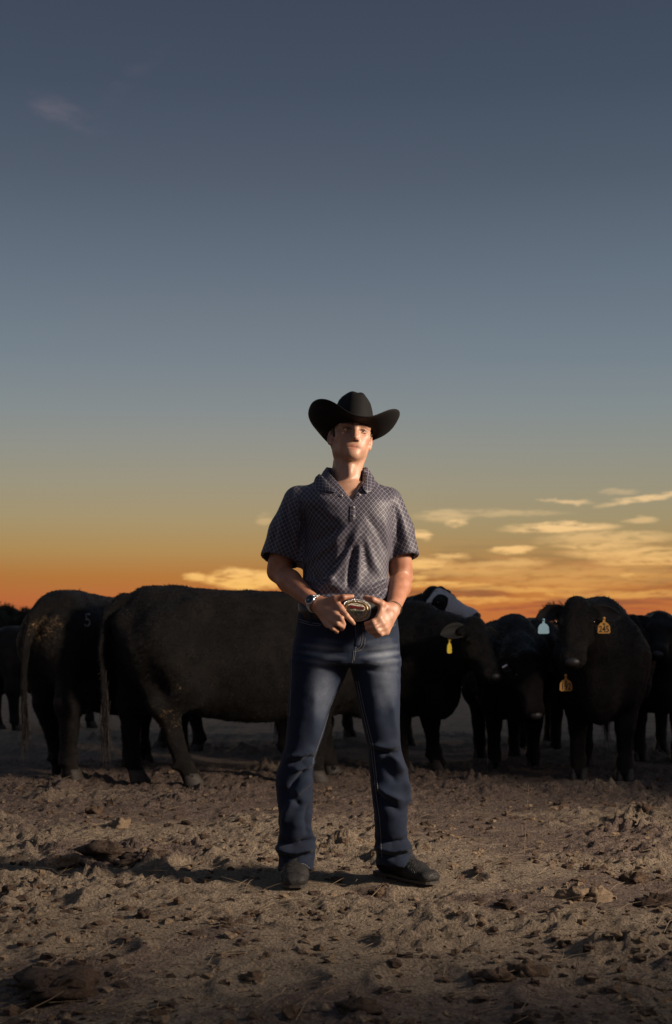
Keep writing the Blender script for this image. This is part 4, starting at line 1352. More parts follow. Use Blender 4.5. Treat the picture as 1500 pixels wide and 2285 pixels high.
    neckhair = np.clip((y - .045) * 60, 0, 1) * np.clip((z + .07) * 60, 0, 1)
    dark = np.maximum(dark, .9 * np.maximum(hairm, neckhair) * (z < .12) * (z > -.09))
    dark = np.where(face, np.maximum(dark, .6 * ml), 0)
    tanm = np.clip((1.28 - V[:, 2]) * 14, 0, 1) * np.where(V[:, 2] < 1.02, .62, 1.0)
    hand = np.clip((1.075 - V[:, 2]) * 16, 0, 1)
    tanm = tanm * (1 - .45 * hand)
    me = mesh_np("body", V, Q)
    attr(me, 'red', np.clip(red, 0, 1)); attr(me, 'dark', np.clip(dark, 0, 1)); attr(me, 'tan', tanm)
    o = obj("body", me, M_SKIN, man)
    return o, BVHTree.FromPolygons([tuple(v) for v in V], [tuple(q) for q in Q])
BODY, BODY_BVH = man_body()

# eyes
for s in (1, -1):
    c = H(.031 * s, -.0702, -.001)
    e = MB(); e.ball(c, .0128, 18, 12); eo = e.build("eye", M_EYEW, BODY, True)
    fw = Vector(np.array([0.0, 0, CAM_H]) - c).normalized()
    fw = (fw + Vector((.02, 0, 0))).normalized()
    q = fw.to_track_quat('Z', 'Y').to_matrix()
    for nm_, r, d_, mt in (("iris", .0066, .0112, M_IRIS), ("pupil", .0029, .01165, M_PUPIL)):
        m = MB(); m.ball(Vector(c) + fw * d_, (r, r, .0022), 16, 6, q); m.build(nm_, mt, eo, True)

# ---------------- hat
def hat():
    zb = .047
    HH = lambda x, y, z: Vector(HATP(x, y, z))
    n = 72
    # crown
    rows = []
    prof = [(0, 1.0), (.014, .997), (.034, .985), (.056, .96), (.078, .92), (.097, .86), (.115, .79), (.129, .68), (.138, .55), (.1415, .38), (.141, .2), (.1405, .04)]
    for hz, k in prof:
        row = []
        for i in range(n):
            a = 2 * math.pi * i / n
            cx_, sy2 = math.sin(a), -math.cos(a)
            t = hz / .1415
            ax = .0785 * (k if t < .95 else k); ay = .1010 * (1 - .18 * t ** 1.5) * (k ** .62)
            x = ax * cx_; y = ay * sy2 + .004 * t
            # front pinch
            pinch = 1 - .20 * t * max(0, -sy2) ** 2 * abs(cx_)
            x *= pinch
            z = zb + hz + .012 * t * (-y / .1) * .6
            # cattleman crease: centre groove and side dents
            groove = math.exp(-(x / .013) ** 2) * max(0, t - .8) / .2
            z -= .010 * groove * (1 - .5 * max(0, -y / .1))
            dent = math.exp(-((abs(x) - .050) / .014) ** 2) * math.exp(-((y + .055) / .035) ** 2) * t
            x -= math.copysign(.010 * dent, x)
            row.append(HH(x, y, z))
        rows.append(row)
    mb = MB(); mb.grid(rows, True, False)
    mb._add([sum(rows[-1], Vector()) / n], [])
    me = mb.mesh("hat_crown", True)
    bmn = len(rows) * n
    o = empty_part = None
    hat_o = None
    # close the top with a fan
    V = [tuple(v.co) for v in me.vertices]; F = [tuple(p.vertices) for p in me.polygons]
    base = (len(rows) - 1) * n
    F += [(base + i, base + (i + 1) % n, bmn) for i in range(n)]
    me2 = bpy.data.meshes.new("crown"); me2.from_pydata(V, [], F); me2.update()
    me2.polygons.foreach_set('use_smooth', np.full(len(me2.polygons), True))
    # brim (top and under side)
    def brim_pt(a, u, off):
        cx_, sy2 = math.sin(a), -math.cos(a)
        xi, yi = .0785 * cx_, .101 * sy2
        side = cx_ * cx_
        xo = (.194 - .008 * side) * math.copysign(abs(cx_) ** .84, cx_); yo = .200 * math.copysign(abs(sy2) ** .84, sy2)
        # pull the side edges in as they curl up
        x = xi + (xo - xi) * (u if True else u); y = yi + (yo - yi) * u
        zo_side = .116; zo_front = .033 if sy2 < 0 else .040
        sw = cx_ * cx_ * 1.38 / (cx_ * cx_ + .38)
        zo = zo_front * (1 - sw) + zo_side * sw
        up = u ** (1.7 * sw + 1.15 * (1 - sw))
        z = zb + .001 + (zo - zb) * up
        # rolled side: the outer third turns steeper
        roll_ = max(0, u - .55) / .45
        x -= math.copysign(.016 * sw * roll_ ** 2, x) if abs(x) > 1e-6 else 0
        return HH(x, y, z + off)
    rows = []
    for u in np.linspace(0, 1, 13):
        rows.append([brim_pt(2 * math.pi * i / n, u, .0018) for i in range(n)])
    for u in np.linspace(1, 0, 13):
        rows.append([brim_pt(2 * math.pi * i / n, u, -.0018) for i in range(n)])
    b = MB(); b.grid(rows, True, False)
    bm_ = b.mesh("brim", True)
    h = obj("hat", me2, M_FELT, man)
    obj("brim", bm_, M_FELT, h)
    bd = MB()
    rows = []
    for (k, hz) in ((1.0, .002), (1.022, .003), (1.020, .016), (.995, .017)):
        rows.append([HH(.0785 * k * math.sin(2 * math.pi * i / n), -.101 * k * math.cos(2 * math.pi * i / n), zb + hz) for i in range(n)])
    bd.grid(rows, True, False); bd.build("hat_band", M_BAND, h, True)
    return h
hat()

# cropped hair at the sides and back
def hair():
    f = Field(HC - .13, HC + .13, .003)
    f.ell(H(0, .010, .030), (.0800, .096, .092), .0, HRr)
    f.plane(H(0, -.014, 0), -HR[:, 1], HC - .13, HC + .13)
    f.plane(HATP(0, 0, .054), HT[:, 2], HC - .13, HC + .13)
    f.plane(H(0, .03, -.016), -(HR[:, 2] * 1.0 - HR[:, 1] * .0), HC - .13, HC + .13)
    V, Q = f.mesh()
    obj("hair", mesh_np("hair", V, Q), M_HAIR, man)
hair()

# ---------------- shirt
FOLDS_SHIRT = [   # polyline in photo pixels, height (m), half width (px)
    ([(806, 1165), (778, 1225), (748, 1275), (715, 1325)], .009, 9), ([(790, 1195), (760, 1245), (724, 1295)], -.010, 8),
    ([(778, 1175), (740, 1215), (700, 1245), (672, 1262)], .008, 7), ([(770, 1170), (728, 1196), (690, 1215)], -.007, 9),
    ([(792, 1215), (784, 1260), (776, 1318)], -.011, 7), ([(806, 1200), (800, 1250), (797, 1320)], .007, 9),
    ([(815, 1190), (822, 1220), (834, 1255), (855, 1295)], .005, 9), ([(808, 1205), (815, 1240), (826, 1285)], -.005, 8),
    ([(815, 1140), (845, 1190), (868, 1250)], -.004, 8), ([(690, 1130), (730, 1160), (760, 1170)], -.006, 10),
    ([(672, 1290), (705, 1300), (760, 1312)], .007, 5), ([(665, 1312), (710, 1322), (775, 1326)], -.007, 5), ([(668, 1326), (720, 1334), (780, 1334)], .006, 4),
    ([(800, 1320), (835, 1312), (872, 1290)], .008, 5), ([(805, 1330), (845, 1326), (874, 1306)], -.007, 4), ([(820, 1338), (850, 1338), (876, 1322)], .006, 4),
    ([(700, 1250), (735, 1290), (770, 1318)], .005, 7), ([(690, 1275), (720, 1300), (748, 1322)], -.005, 6),
    ([(855, 1150), (866, 1200), (868, 1260)], .004, 7), ([(700, 1100), (735, 1120), (770, 1135)], .003, 10),
    # sleeve folds
    ([(648, 1115), (650, 1160), (664, 1215)], .009, 6), ([(640, 1120), (638, 1165), (650, 1225)], -.009, 6), ([(655, 1105), (668, 1150), (674, 1190)], .007, 5),
    ([(634, 1140), (624, 1185), (632, 1238)], .007, 7), ([(662, 1110), (676, 1140), (676, 1180)], -.008, 5), ([(622, 1165), (610, 1205), (606, 1240)], -.006, 6),
    ([(880, 1115), (886, 1160), (888, 1215)], -.006, 6), ([(892, 1130), (902, 1175), (912, 1225)], .005, 8),
]
def apply_folds(V, N, folds, front=0.25, power=2.0):
    pxx = HX + V[:, 0] / V[:, 1] * FPX; pyy = HY - (V[:, 2] - CAM_H) / V[:, 1] * FPX
    disp = np.zeros(len(V), np.float32)
    for pts, amp, w in folds:
        d, t = seg_dist(pxx, pyy, pts)
        env = np.clip(np.sin(np.pi * np.clip(t, .0, 1)) * 1.5 + .08, 0, 1)
        disp += amp * np.exp(-(d / w) ** power) * env
    fm = np.clip((front - N[:, 1]) / .4, 0, 1)
    return V + N * (disp * fm)[:, None]

def shirt():
    f = Field((-.34, 4.80, 1.02), (.35, 5.19, 1.57), .0035)
    f.loft(tz, tcx, tcy, ta, tb_, .02, p=2.25)
    hemL, hemR = P(624, 1252, 5.03), P(904, 1246, 5.03)
    aL, aR = SHL + np.array([.012, 0, .004]), SHR + np.array([-.014, 0, .0])
    f.cap(aL, SHL * .5 + hemL * .5, .064, .071, .030); f.cap(SHL * .5 + hemL * .5, hemL + (hemL - aL) * .25, .071, .077, .02)
    f.cap(aR, SHR * .5 + hemR * .5, .056, .056, .030); f.cap(SHR * .5 + hemR * .5, hemR + (hemR - aR) * .25, .056, .053, .02)
    # sleeve hems, hollow
    for hem, a, ri, nrm, x0, x1 in ((hemL, aL, .069, (hemL[0] - aL[0] - .01, 0.10, hemL[2] - aL[2]), -.34, hemL[0] + .085), (hemR, aR, .0475, (hemR[0] - aR[0] + .0, 0.10, hemR[2] - aR[2]), hemR[0] - .062, .35)):
        ax = unit(hem - a)
        nv = np.array([-.30, -.25, -1.0]) if hem is hemL else np.array([.22, -.25, -1.0])
        f.plane(hem, nv, (x0, 4.8, 1.02), (x1, 5.19, hem[2] + .09))
        f.cap(hem - ax * .05, hem + ax * .1, ri - .004, ri, .0, sub=True)
    # neck opening and placket V
    f.cap(np.array([xx(776), 5.028, zz(1075)]), np.array([xx(776), 5.02, zz(1020)]), .060, .066, .004, sub=True)
    sl, q = f.box((-.1, 4.8, zz(1132)), (.2, 4.985, zz(1030)))
    t = np.clip((zz(1124) - q[2]) / (zz(1124) - zz(1062)), 0, 2)
    t = (q[2] - zz(1124)) / (zz(1062) - zz(1124))
    cxv = xx(785) + (xx(778) - xx(785)) * t
    half = np.clip(t, -1, 1.6) * (xx(818) - xx(740)) * .5
    dV = np.abs(q[0] - cxv) - half
    dV = (dV * .85 + (q[1] - q[1])).astype(np.float32)
    f.comb(sl, np.maximum(dV, np.float32(-.02)) , .004, sub=True)
    V, Q = f.mesh()
    V = relax(V, Q, 1, .5)
    N = vnormals(V, Q)
    # the cloth falls away from a ridge running down from the placket, so his right side turns from the light
    pxx = HX + V[:, 0] / V[:, 1] * FPX; pyy = HY - (V[:, 2] - CAM_H) / V[:, 1] * FPX
    rx = np.interp(pyy, [1130, 1180, 1240, 1320], [722, 752, 752, 735])
    w_ = np.clip((rx - pxx) / 85, 0, 1) * np.clip((pyy - 1118) / 50, 0, 1) * np.clip((1345 - pyy) / 40, 0, 1) * np.clip(-N[:, 1] * 2 + .4, 0, 1) * np.clip((pxx - 664) / 16, 0, 1)
    V[:, 1] += .062 * w_
    V = relax(V, Q, 3, .5); N = vnormals(V, Q)
    V = apply_folds(V, N, [(p_, a_ * 1.1, w_) for p_, a_, w_ in FOLDS_SHIRT])
    V = V + N * (.0022 * pnoise(V[:, 0] * 14, V[:, 1] * 14, V[:, 2] * 9))[:, None]
    V = relax(V, Q, 1, .4)
    N = vnormals(V, Q)
    # cloth coordinates: along the sleeve or across the trunk
    pat = np.stack([V[:, 0] + np.sign(V[:, 0] - xx(770)) * np.clip(np.abs(V[:, 1] - 4.9), 0, .2) * np.clip(np.abs(N[:, 0]) - .3, 0, 1), V[:, 2], V[:, 1]], 1)
    for hem, SH, sgn in ((hemL, aL, -1), (hemR, aR, 1)):
        ax = unit(hem - SH); pr = unit(np.array([ax[2], 0, -ax[0]])) * (1 if ax[2] > 0 else -1)
        q_ = V - SH; al = q_ @ ax; ac = q_ @ pr
        m = (ac * 0 + (V[:, 0] - SH[0]) * sgn > (.004 if sgn < 0 else .012)) & (V[:, 2] < SH[2] + .02)
        pat[m, 0] = (ac * -1)[m]; pat[m, 1] = -al[m]
    me = mesh_np("shirt", V, Q)
    attr(me, 'pat', pat)
    o = obj("shirt", me, M_SHIRT, man)
    return o, BVHTree.FromPolygons([tuple(v) for v in V], [tuple(q) for q in Q])
SHIRT, SHIRT_BVH = shirt()

def on(bvh, px, py, lift=.001):
    o_ = Vector((0, 0, CAM_H)); d_ = (Vector(P(px, py, 5.0)) - o_).normalized()
    h = bvh.ray_cast(o_ + d_ * 3.5, d_)
    if h[0] is None: return None
    return h[0] - d_ * lift

def cloth_part(name, me_rows, parent, m=M_SHIRT, closed=False, thick=.002):
    mb = MB(); mb.grid(me_rows, closed)
    me = mb.mesh(name, True)
    co = np.array([v.co[:] for v in me.vertices])
    attr(me, 'pat', np.stack([co[:, 0] * .8 + co[:, 2] * .6, co[:, 2] * .8 - co[:, 0] * .6, co[:, 1]], 1))
    o = obj(name, me, m, parent)
    sm = o.modifiers.new("cloth", 'SOLIDIFY'); sm.thickness = thick; sm.offset = 0
    sb = o.modifiers.new("round", 'SUBSURF'); sb.levels = 1; sb.render_levels = 1
    return o

def collar():
    """fold-over collar: a stand round the back of the neck and two flaps lying on the chest"""
    cen = np.array([xx(774), 5.022])
    rows = [[], [], [], [], []]
    n = 25
    for i in range(n):
        s = -1 + 2 * i / (n - 1)
        a = s * math.radians(128)
        dx_, dy_ = math.sin(a), math.cos(a); fr = abs(s)
        ztop = zz(1037) - .020 * max(0, fr - .6) / .4
        rin = .068 + .004 * fr
        flap = .036 + .010 * fr
        pt = lambda r, z: Vector((cen[0] + r * 1.04 * dx_, cen[1] + r * dy_, z))
        for k, (dr, dz_) in enumerate(((-.004, -.035), (-.003, -.010), (.003, .002), (.014, -flap * .45), (.026 + .008 * fr, -flap))):
            rows[k].append(pt(rin + dr, ztop + dz_))
    st = cloth_part("collar", rows, SHIRT)
    for inner, outer in (([(713, 1056), (721, 1063), (730, 1074), (741, 1087), (752, 1094)], [(704, 1064), (698, 1079), (703, 1094), (722, 1101), (744, 1103)]),
                         ([(810, 1045), (809, 1058), (808, 1072), (809, 1084), (811, 1092)], [(824, 1060), (835, 1074), (836, 1088), (828, 1098), (818, 1102)])):
        rows = []
        for j in range(5):
            t = j / 4; row = []
            for (a, b) in zip(inner, outer):
                x, y = a[0] + (b[0] - a[0]) * t, a[1] + (b[1] - a[1]) * t
                lift = .010 * (1 - t) ** 1.5 + .005 + .006 * math.sin(math.pi * t)
                p = on(SHIRT_BVH, x, y, lift)
                if p is None or p.y > 4.99: p = Vector(P(x, y, 4.972 - .01 * t))
                row.append(p)
            rows.append(row)
        cloth_part("collar_flap", rows, st)
collar()
def strip(name, pxs, w, parent, bvh, lift, m):
    rows = []
    for (x, y) in pxs:
        a, b = on(bvh, x - w, y, lift), on(bvh, x + w, y, lift)
        if a and b: rows.append([a, (a + b) / 2 + Vector((0, -.001, 0)), b])
    if len(rows) > 1: return cloth_part(name, rows, parent, m, thick=.002)
strip("placket", [(787, 1128), (787, 1140), (787, 1152), (786, 1164)], 7, SHIRT, SHIRT_BVH, .002, M_SHIRT)
for (x, y) in ((789, 1132), (789, 1152), (802, 1104), (763, 1106)):
    p = on(SHIRT_BVH, x, y, .004)
    if p:
        b = MB(); b.ball(p, (.0048, .0022, .0048), 12, 6); b.build("button", M_BUTTON, SHIRT, True)
# white undershirt edge and thin chain on the chest
pts = [on(BODY_BVH, x, y, .004) for x, y in ((812, 1074), (806, 1083), (800, 1092), (795, 1100))]
pts = [p for p in pts if p]
if len(pts) > 1:
    b = MB(); b.grid([[p + Vector((-.001, -.002, 0)), p + Vector((.009, -.001, 0)), p + Vector((.016, .003, 0))] for p in pts]); u = b.build("undershirt", M_WHITE, man, True)
    sm = u.modifiers.new("cloth", 'SOLIDIFY'); sm.thickness = .002
pts = [on(BODY_BVH, x, y, .0016) for x, y in ((732, 1066), (738, 1075), (746, 1084), (756, 1094), (766, 1103), (776, 1110), (783, 1112), (790, 1106), (797, 1096), (803, 1085), (807, 1074), (808, 1066))]
pts = [p for p in pts if p]
if len(pts) > 2:
    b = MB(); b.tube(pts, .0011, 6); b.build("necklace", M_CHAIN, man, True)

# ---------------- jeans
FOLDS_JEANS = [
    ([(690, 1432), (740, 1440), (785, 1445)], .005, 6), ([(685, 1450), (735, 1456), (780, 1456)], -.005, 5), ([(700, 1468), (745, 1474), (775, 1470)], .005, 5),
    ([(800, 1440), (845, 1440), (888, 1432)], .005, 5), ([(800, 1456), (850, 1456), (890, 1448)], -.005, 5), ([(805, 1472), (850, 1478), (890, 1470)], .005, 6), ([(800, 1488), (840, 1500), (885, 1500)], -.004, 6),
    ([(770, 1490), (745, 1540), (725, 1590)], .004, 9), ([(702, 1530), (701, 1600), (703, 1660)], .005, 12),
    ([(640, 1690), (675, 1684), (705, 1672)], .009, 6), ([(640, 1704), (675, 1700), (700, 1686)], -.010, 5), ([(650, 1720), (680, 1712), (702, 1694)], .010, 6),
    ([(690, 1715), (668, 1735), (640, 1765)], -.011, 7), ([(697, 1735), (672, 1760), (655, 1775)], .010, 7), ([(625, 1755), (655, 1785), (675, 1800)], -.007, 8),
    ([(660, 1775), (640, 1810), (632, 1850)], .008, 8), ([(690, 1790), (684, 1830), (690, 1870)], -.006, 7),
    ([(618, 1876), (650, 1886), (700, 1872)], -.013, 6), ([(614, 1890), (655, 1902), (706, 1888)], .015, 7), ([(622, 1912), (660, 1916), (700, 1904)], -.012, 5),
    ([(690, 1840), (692, 1865), (704, 1880)], .008, 5),
    ([(826, 1660), (860, 1668), (893, 1664)], .010, 6), ([(826, 1674), (860, 1682), (890, 1680)], -.011, 5), ([(868, 1680), (885, 1700), (902, 1730)], .010, 9), ([(850, 1692), (868, 1722), (890, 1752)], -.006, 12),
    ([(832, 1745), (862, 1770), (905, 1790)], .008, 8), ([(830, 1765), (860, 1792), (900, 1812)], -.008, 8), ([(905, 1735), (912, 1770), (908, 1800)], .006, 6),
    ([(838, 1872), (875, 1882), (916, 1872)], -.013, 6), ([(836, 1888), (875, 1898), (920, 1888)], .014, 7), ([(840, 1908), (880, 1914), (918, 1904)], -.011, 5),
    ([(830, 1700), (836, 1760), (850, 1830)], -.004, 6), ([(875, 1560), (880, 1610), (884, 1650)], .006, 7), ([(845, 1530), (858, 1570), (862, 1630)], -.003, 16),
]
LEGL = [(1470, 649, 786), (1520, 647, 765), (1570, 643, 744), (1630, 640, 725), (1672, 634, 710), (1695, 627, 702), (1735, 616, 700), (1770, 617, 699), (1820, 622, 697), (1862, 622, 696), (1888, 617, 703), (1910, 622, 702), (1946, 620, 700)]
LEGR = [(1470, 778, 893), (1520, 789, 894), (1570, 799, 893), (1630, 812, 892), (1665, 820, 894), (1690, 822, 900), (1735, 826, 912), (1780, 830, 912), (1830, 836, 910), (1862, 838, 910), (1890, 838, 919), (1915, 840, 918), (1950, 838, 918)]
def leg_sections(L, dep):
    L = sorted(L, key=lambda t: -t[0])
    return ([zz(t[0]) for t in L], [xx((t[1] + t[2]) / 2) for t in L], np.interp([zz(t[0]) for t in L], [0, .5, .9], dep), [(t[2] - t[1]) / 2 / SCL for t in L])
def jeans():
    f = Field((-.26, 4.82, .0), (.30, 5.22, 1.06), .004)
    z, cx, cy, a = leg_sections(LEGL, (5.03, 4.985, 5.0)); f.loft(z, cx, cy, a, np.interp(z, [0, .15, .5, .85], [.082, .076, .078, .098]), .012, p=2.1)
    z, cx, cy, a = leg_sections(LEGR, (5.05, 4.99, 5.0)); f.loft(z, cx, cy, a, np.interp(z, [0, .15, .5, .85], [.082, .076, .080, .098]), .012, p=2.1)
    pel = sorted([(1345, 668, 880, .118), (1380, 664, 886, .122), (1420, 657, 891, .124), (1455, 651, 893, .122), (1482, 650, 893, .115)], key=lambda t: -t[0])
    f.loft([zz(t[0]) for t in pel], [xx((t[1] + t[2]) / 2) for t in pel], 5.0, [(t[2] - t[1]) / 2 / SCL for t in pel], [t[3] for t in pel], .018, p=2.2)
    # hems: arched up over the instep, hollow
    f.plane(np.array([xx(660), 4.955, zz(1934)]), (0, -.28, -1), (-.26, 4.82, 0), (.02, 5.22, .25))
    f.plane(np.array([xx(878), 4.97, zz(1930)]), (-.10, -.26, -1), (.021, 4.82, 0), (.30, 5.22, .25))
    f.loft([.0, .12], xx(660), 5.03, .058, .074, .0, sub=True); f.loft([.0, .12], xx(878), 5.05, .060, .074, .0, sub=True)
    V, Q = f.mesh()
    V = relax(V, Q, 1, .5)
    N = vnormals(V, Q)
    V = apply_folds(V, N, [(p_, a_ * (1.85 if p_[0][1] > 1655 else 1.2), w_) for p_, a_, w_ in FOLDS_JEANS], power=1.6)
    sfold = np.clip((.42 - V[:, 2]) * 4, 0, 1)
    V = V + N * ((.0050 * pnoise(V[:, 0] * 15, V[:, 1] * 15, V[:, 2] * 20) + .002 * pnoise(V[:, 0] * 30, V[:, 1] * 30, V[:, 2] * 40)) * (.35 + .65 * sfold))[:, None]
    V = relax(V, Q, 1, .4)
    N = vnormals(V, Q)
    px = HX + V[:, 0] / V[:, 1] * FPX; py = HY - (V[:, 2] - CAM_H) / V[:, 1] * FPX
    gz = lambda cx, cy, rx, ry: np.exp(-(((px - cx) / rx) ** 2 + ((py - cy) / ry) ** 2))
    fade_lit = .62 * gz(718, 1535, 34, 92) + .56 * gz(860, 1520, 38, 82) + .35 * gz(725, 1450, 60, 26) + .4 * gz(850, 1455, 50, 30) + .22 * gz(665, 1740, 26, 40) + .22 * gz(868, 1745, 28, 40)  # worn fade plus lit highlights on the thighs, painted into the colour
    fade_lit = fade_lit * np.clip(-N[:, 1] + .35, 0, 1) + .12
    wsk = .16 * np.sin(py * .36 + np.abs(px - 785) * .05) * np.clip(1 - np.abs(py - 1462) / 50, 0, 1) * np.clip(np.abs(px - 785) / 40, 0, 1)
    me = mesh_np("jeans", V, Q)
    attr(me, 'fade_lit', np.clip(fade_lit + wsk, 0, 1))
    return obj("jeans", me, M_DENIM, man), BVHTree.FromPolygons([tuple(v) for v in V], [tuple(q) for q in Q])
JEANS, JB = jeans()
def densify(pts, step=4.0):
    out = []
    for (a, b) in zip(pts[:-1], pts[1:]):
        n = max(1, int(math.hypot(b[0] - a[0], b[1] - a[1]) / step))
        out += [(a[0] + (b[0] - a[0]) * k / n, a[1] + (b[1] - a[1]) * k / n) for k in range(n)]
    return out + [pts[-1]]
def stitch(pts, r=.0007, name="stitching"):
    q = [on(JB, x, y, .0010) for x, y in densify(pts)]
    q = [p for p in q if p]
    # drop jumps to another surface
    keep = [q[0]] if q else []
    for p in q[1:]:
        if (p - keep[-1]).length < .03: keep.append(p)
    if len(keep) < 3: return
    mb = MB()
    for i in range(0, len(keep) - 1): mb.tube([keep[i], keep[i] * .25 + keep[i + 1] * .75], r, 5)
    mb.build(name, M_STITCH, JEANS)
stitch([(793, 1388), (795, 1430), (794, 1452), (790, 1475)])
stitch([(810, 1392), (810, 1425), (806, 1442), (796, 1450)]); stitch([(815, 1424), (814, 1440), (806, 1450), (792, 1455)])
stitch([(790, 1452), (788, 1472), (784, 1484)])
for i, L in ((2, LEGL), (1, LEGR)):
    ins = [(t[i] + (-3 if i == 2 else 6 + max(0, (t[0] - 1560) * .02)), t[0]) for t in L if t[0] > 1485 and t[0] < 1925]
    stitch(ins)
    if i == 1: stitch([(x + 5, y) for x, y in ins])
stitch([(668, 1382), (690, 1389), (718, 1393)]); stitch([(668, 1387), (690, 1394), (716, 1397)])
stitch([(876, 1398), (884, 1393), (888, 1388)])
stitch([(625, 1940), (640, 1929), (660, 1925), (680, 1928), (692, 1938)]); stitch([(845, 1940), (860, 1934), (880, 1924), (900, 1921), (914, 1924)])
stitch([(658, 1400), (652, 1450), (650, 1520), (646, 1600)])
b = strip("fly", [(801, 1392), (801, 1405), (801, 1418), (800, 1430), (797, 1442)], 6, JEANS, JB, .0015, M_DENIM)
if b: attr(b.data, 'fade_lit', np.full(len(b.data.vertices), .42))
for (x0, x1) in ((690, 697), (845, 852)):
    rows = [[on(JB, x0, y, .004) , on(JB, x1, y, .004)] for y in (1352, 1362, 1372, 1384, 1392)]
    rows = [r for r in rows if r[0] and r[1]]
    o = cloth_part("belt_loop", rows, JEANS, M_DENIM, thick=.002); attr(o.data, 'fade_lit', np.full(len(o.data.vertices), .2))

# ---------------- belt and buckle
def ring_band(name, z0, z1, cx, cy, a, b, t, m, parent, n=64, p=2.2):
    rows = []
    for (k, z) in ((0, z0), (t, z0 + .001), (t, z1 - .001), (0, z1)):
        row = []
        for i in range(n):
            q = 2 * math.pi * i / n
            c, s = math.cos(q), math.sin(q)
            r = 1 / ((abs(c) ** p + abs(s) ** p) ** (1 / p))
            row.append((cx + (a + k) * r * c, cy + (b + k) * r * s, z))
        rows.append(row)
    mb = MB(); mb.grid(rows, True); return mb.build(name, m, parent, True)
BELT = ring_band("belt", zz(1384), zz(1345), xx(774), 5.0, 0.178, .1205, .005, M_BELT, man)
BC = P(795, 1362, 4.862)
def buckle():
    a, b_ = .0555, .0415
    tilt = Matrix.Rotation(math.radians(-4), 3, 'Z') @ Matrix.Rotation(math.radians(90 - 8), 3, 'X') @ Matrix.Rotation(math.radians(-5), 3, 'Z')
    C = Vector(BC)
    def ov(k, n=48, p=2.35):
        out = []
        for i in range(n):
            q = 2 * math.pi * i / n; c, s = math.cos(q), math.sin(q)
            r = 1 / ((abs(c) ** p + abs(s) ** p) ** (1 / p)); out.append((a * k * r * c, b_ * k * r * s))
        return out
    m = MB()
    rows = []
    for (k, z) in ((1.0, -.004), (1.0, .0), (.985, .002), (.90, .0032), (.86, .0026), (.6, .0046), (.3, .0056), (.02, .006)):
        rows.append([tilt @ Vector((x, y, z)) + C for x, y in ov(k)])
    m.grid(rows, True, True)
    bk = m.build("buckle", M_SILVER, BELT, True)
    g = MB(); rows = []
    for (k, z) in ((.80, .0036), (.79, .0050), (.68, .0056), (.67, .0045)):
        rows.append([tilt @ Vector((x, y, z)) + C for x, y in ov(k)])
    g.grid(rows, True); g.build("gold_ring", M_GOLD, bk, True)
    bd = MB()
    for (x, y) in ov(.955, 64): bd.ball(tilt @ Vector((x, y, .0025)) + C, .0019, 8, 5)
    bd.build("bead_edge", M_STEEL, bk, True)
    pl = MB(); pl.prism([(-.026, .012), (.026, .009), (.027, .0), (-.025, .003)], .0025, tilt, tilt @ Vector((.001, .0045, .0070)) + C)
    pl.build("dark_plate", M_BBLK, bk)
    # worn red raised lettering: a row of blocky raised strokes
    rd = MB(); rg = np.random.default_rng(2)
    for i in range(6):
        x = -.0205 + i * .0082
        for (dx_, dy_, w, h) in ((-.0022, 0, .0014, .0062), (.0010, .0024, .0050, .0014), (.0020, -.0006, .0014, .0050)) if i % 2 else ((0, .0024, .0060, .0013), (0, -.0024, .0060, .0013), (-.0022, 0, .0014, .0060)):
            y0 = .0118 - i * .0006
            rd.prism([(x + dx_ - w / 2, y0 + dy_ - h / 2), (x + dx_ + w / 2, y0 + dy_ - h / 2), (x + dx_ + w / 2, y0 + dy_ + h / 2), (x + dx_ - w / 2, y0 + dy_ + h / 2)], .0022, tilt, tilt @ Vector((0, -.0010, .0085)) + C)
    rd.build("red_letters", M_BRED, bk)
    sv = MB()
    for i in range(13):
        x = -.022 + i * .0036
        sv.prism([(x, -.0005), (x + .0016, -.0005), (x + .0016, .0062), (x, .0062)], .002, tilt, tilt @ Vector((0, -.0035, .0078)) + C)
    sv.build("silver_letters", M_SILVER, bk)
    gr = MB()
    gr.prism([(-.024, -.0035), (.023, -.0065), (.023, -.0105), (-.024, -.0080)], .002, tilt, tilt @ Vector((0, -.002, .0072)) + C)
    gr.prism([(-.004, -.0075), (.004, -.0078), (.005, -.018), (-.005, -.018)], .002, tilt, tilt @ Vector((0, -.002, .0070)) + C)
    gr.build("green_bar", M_BGRN, bk)
    sc = MB()
    for k in range(22):
        q = 2 * math.pi * k / 22
        c0 = Vector((a * .83 * math.cos(q), b_ * .83 * math.sin(q), .0035))
        pts = []
        for j in range(7):
            t = j / 6 * 4.5
            r = .0052 * (1 - j / 9)
            pts.append(tilt @ (c0 + Vector((r * math.cos(t + q), r * math.sin(t + q), 0))) + C)
        sc.tube(pts, .0007, 5)
    sc.build("scrollwork", M_STEEL, bk, True)
buckle()

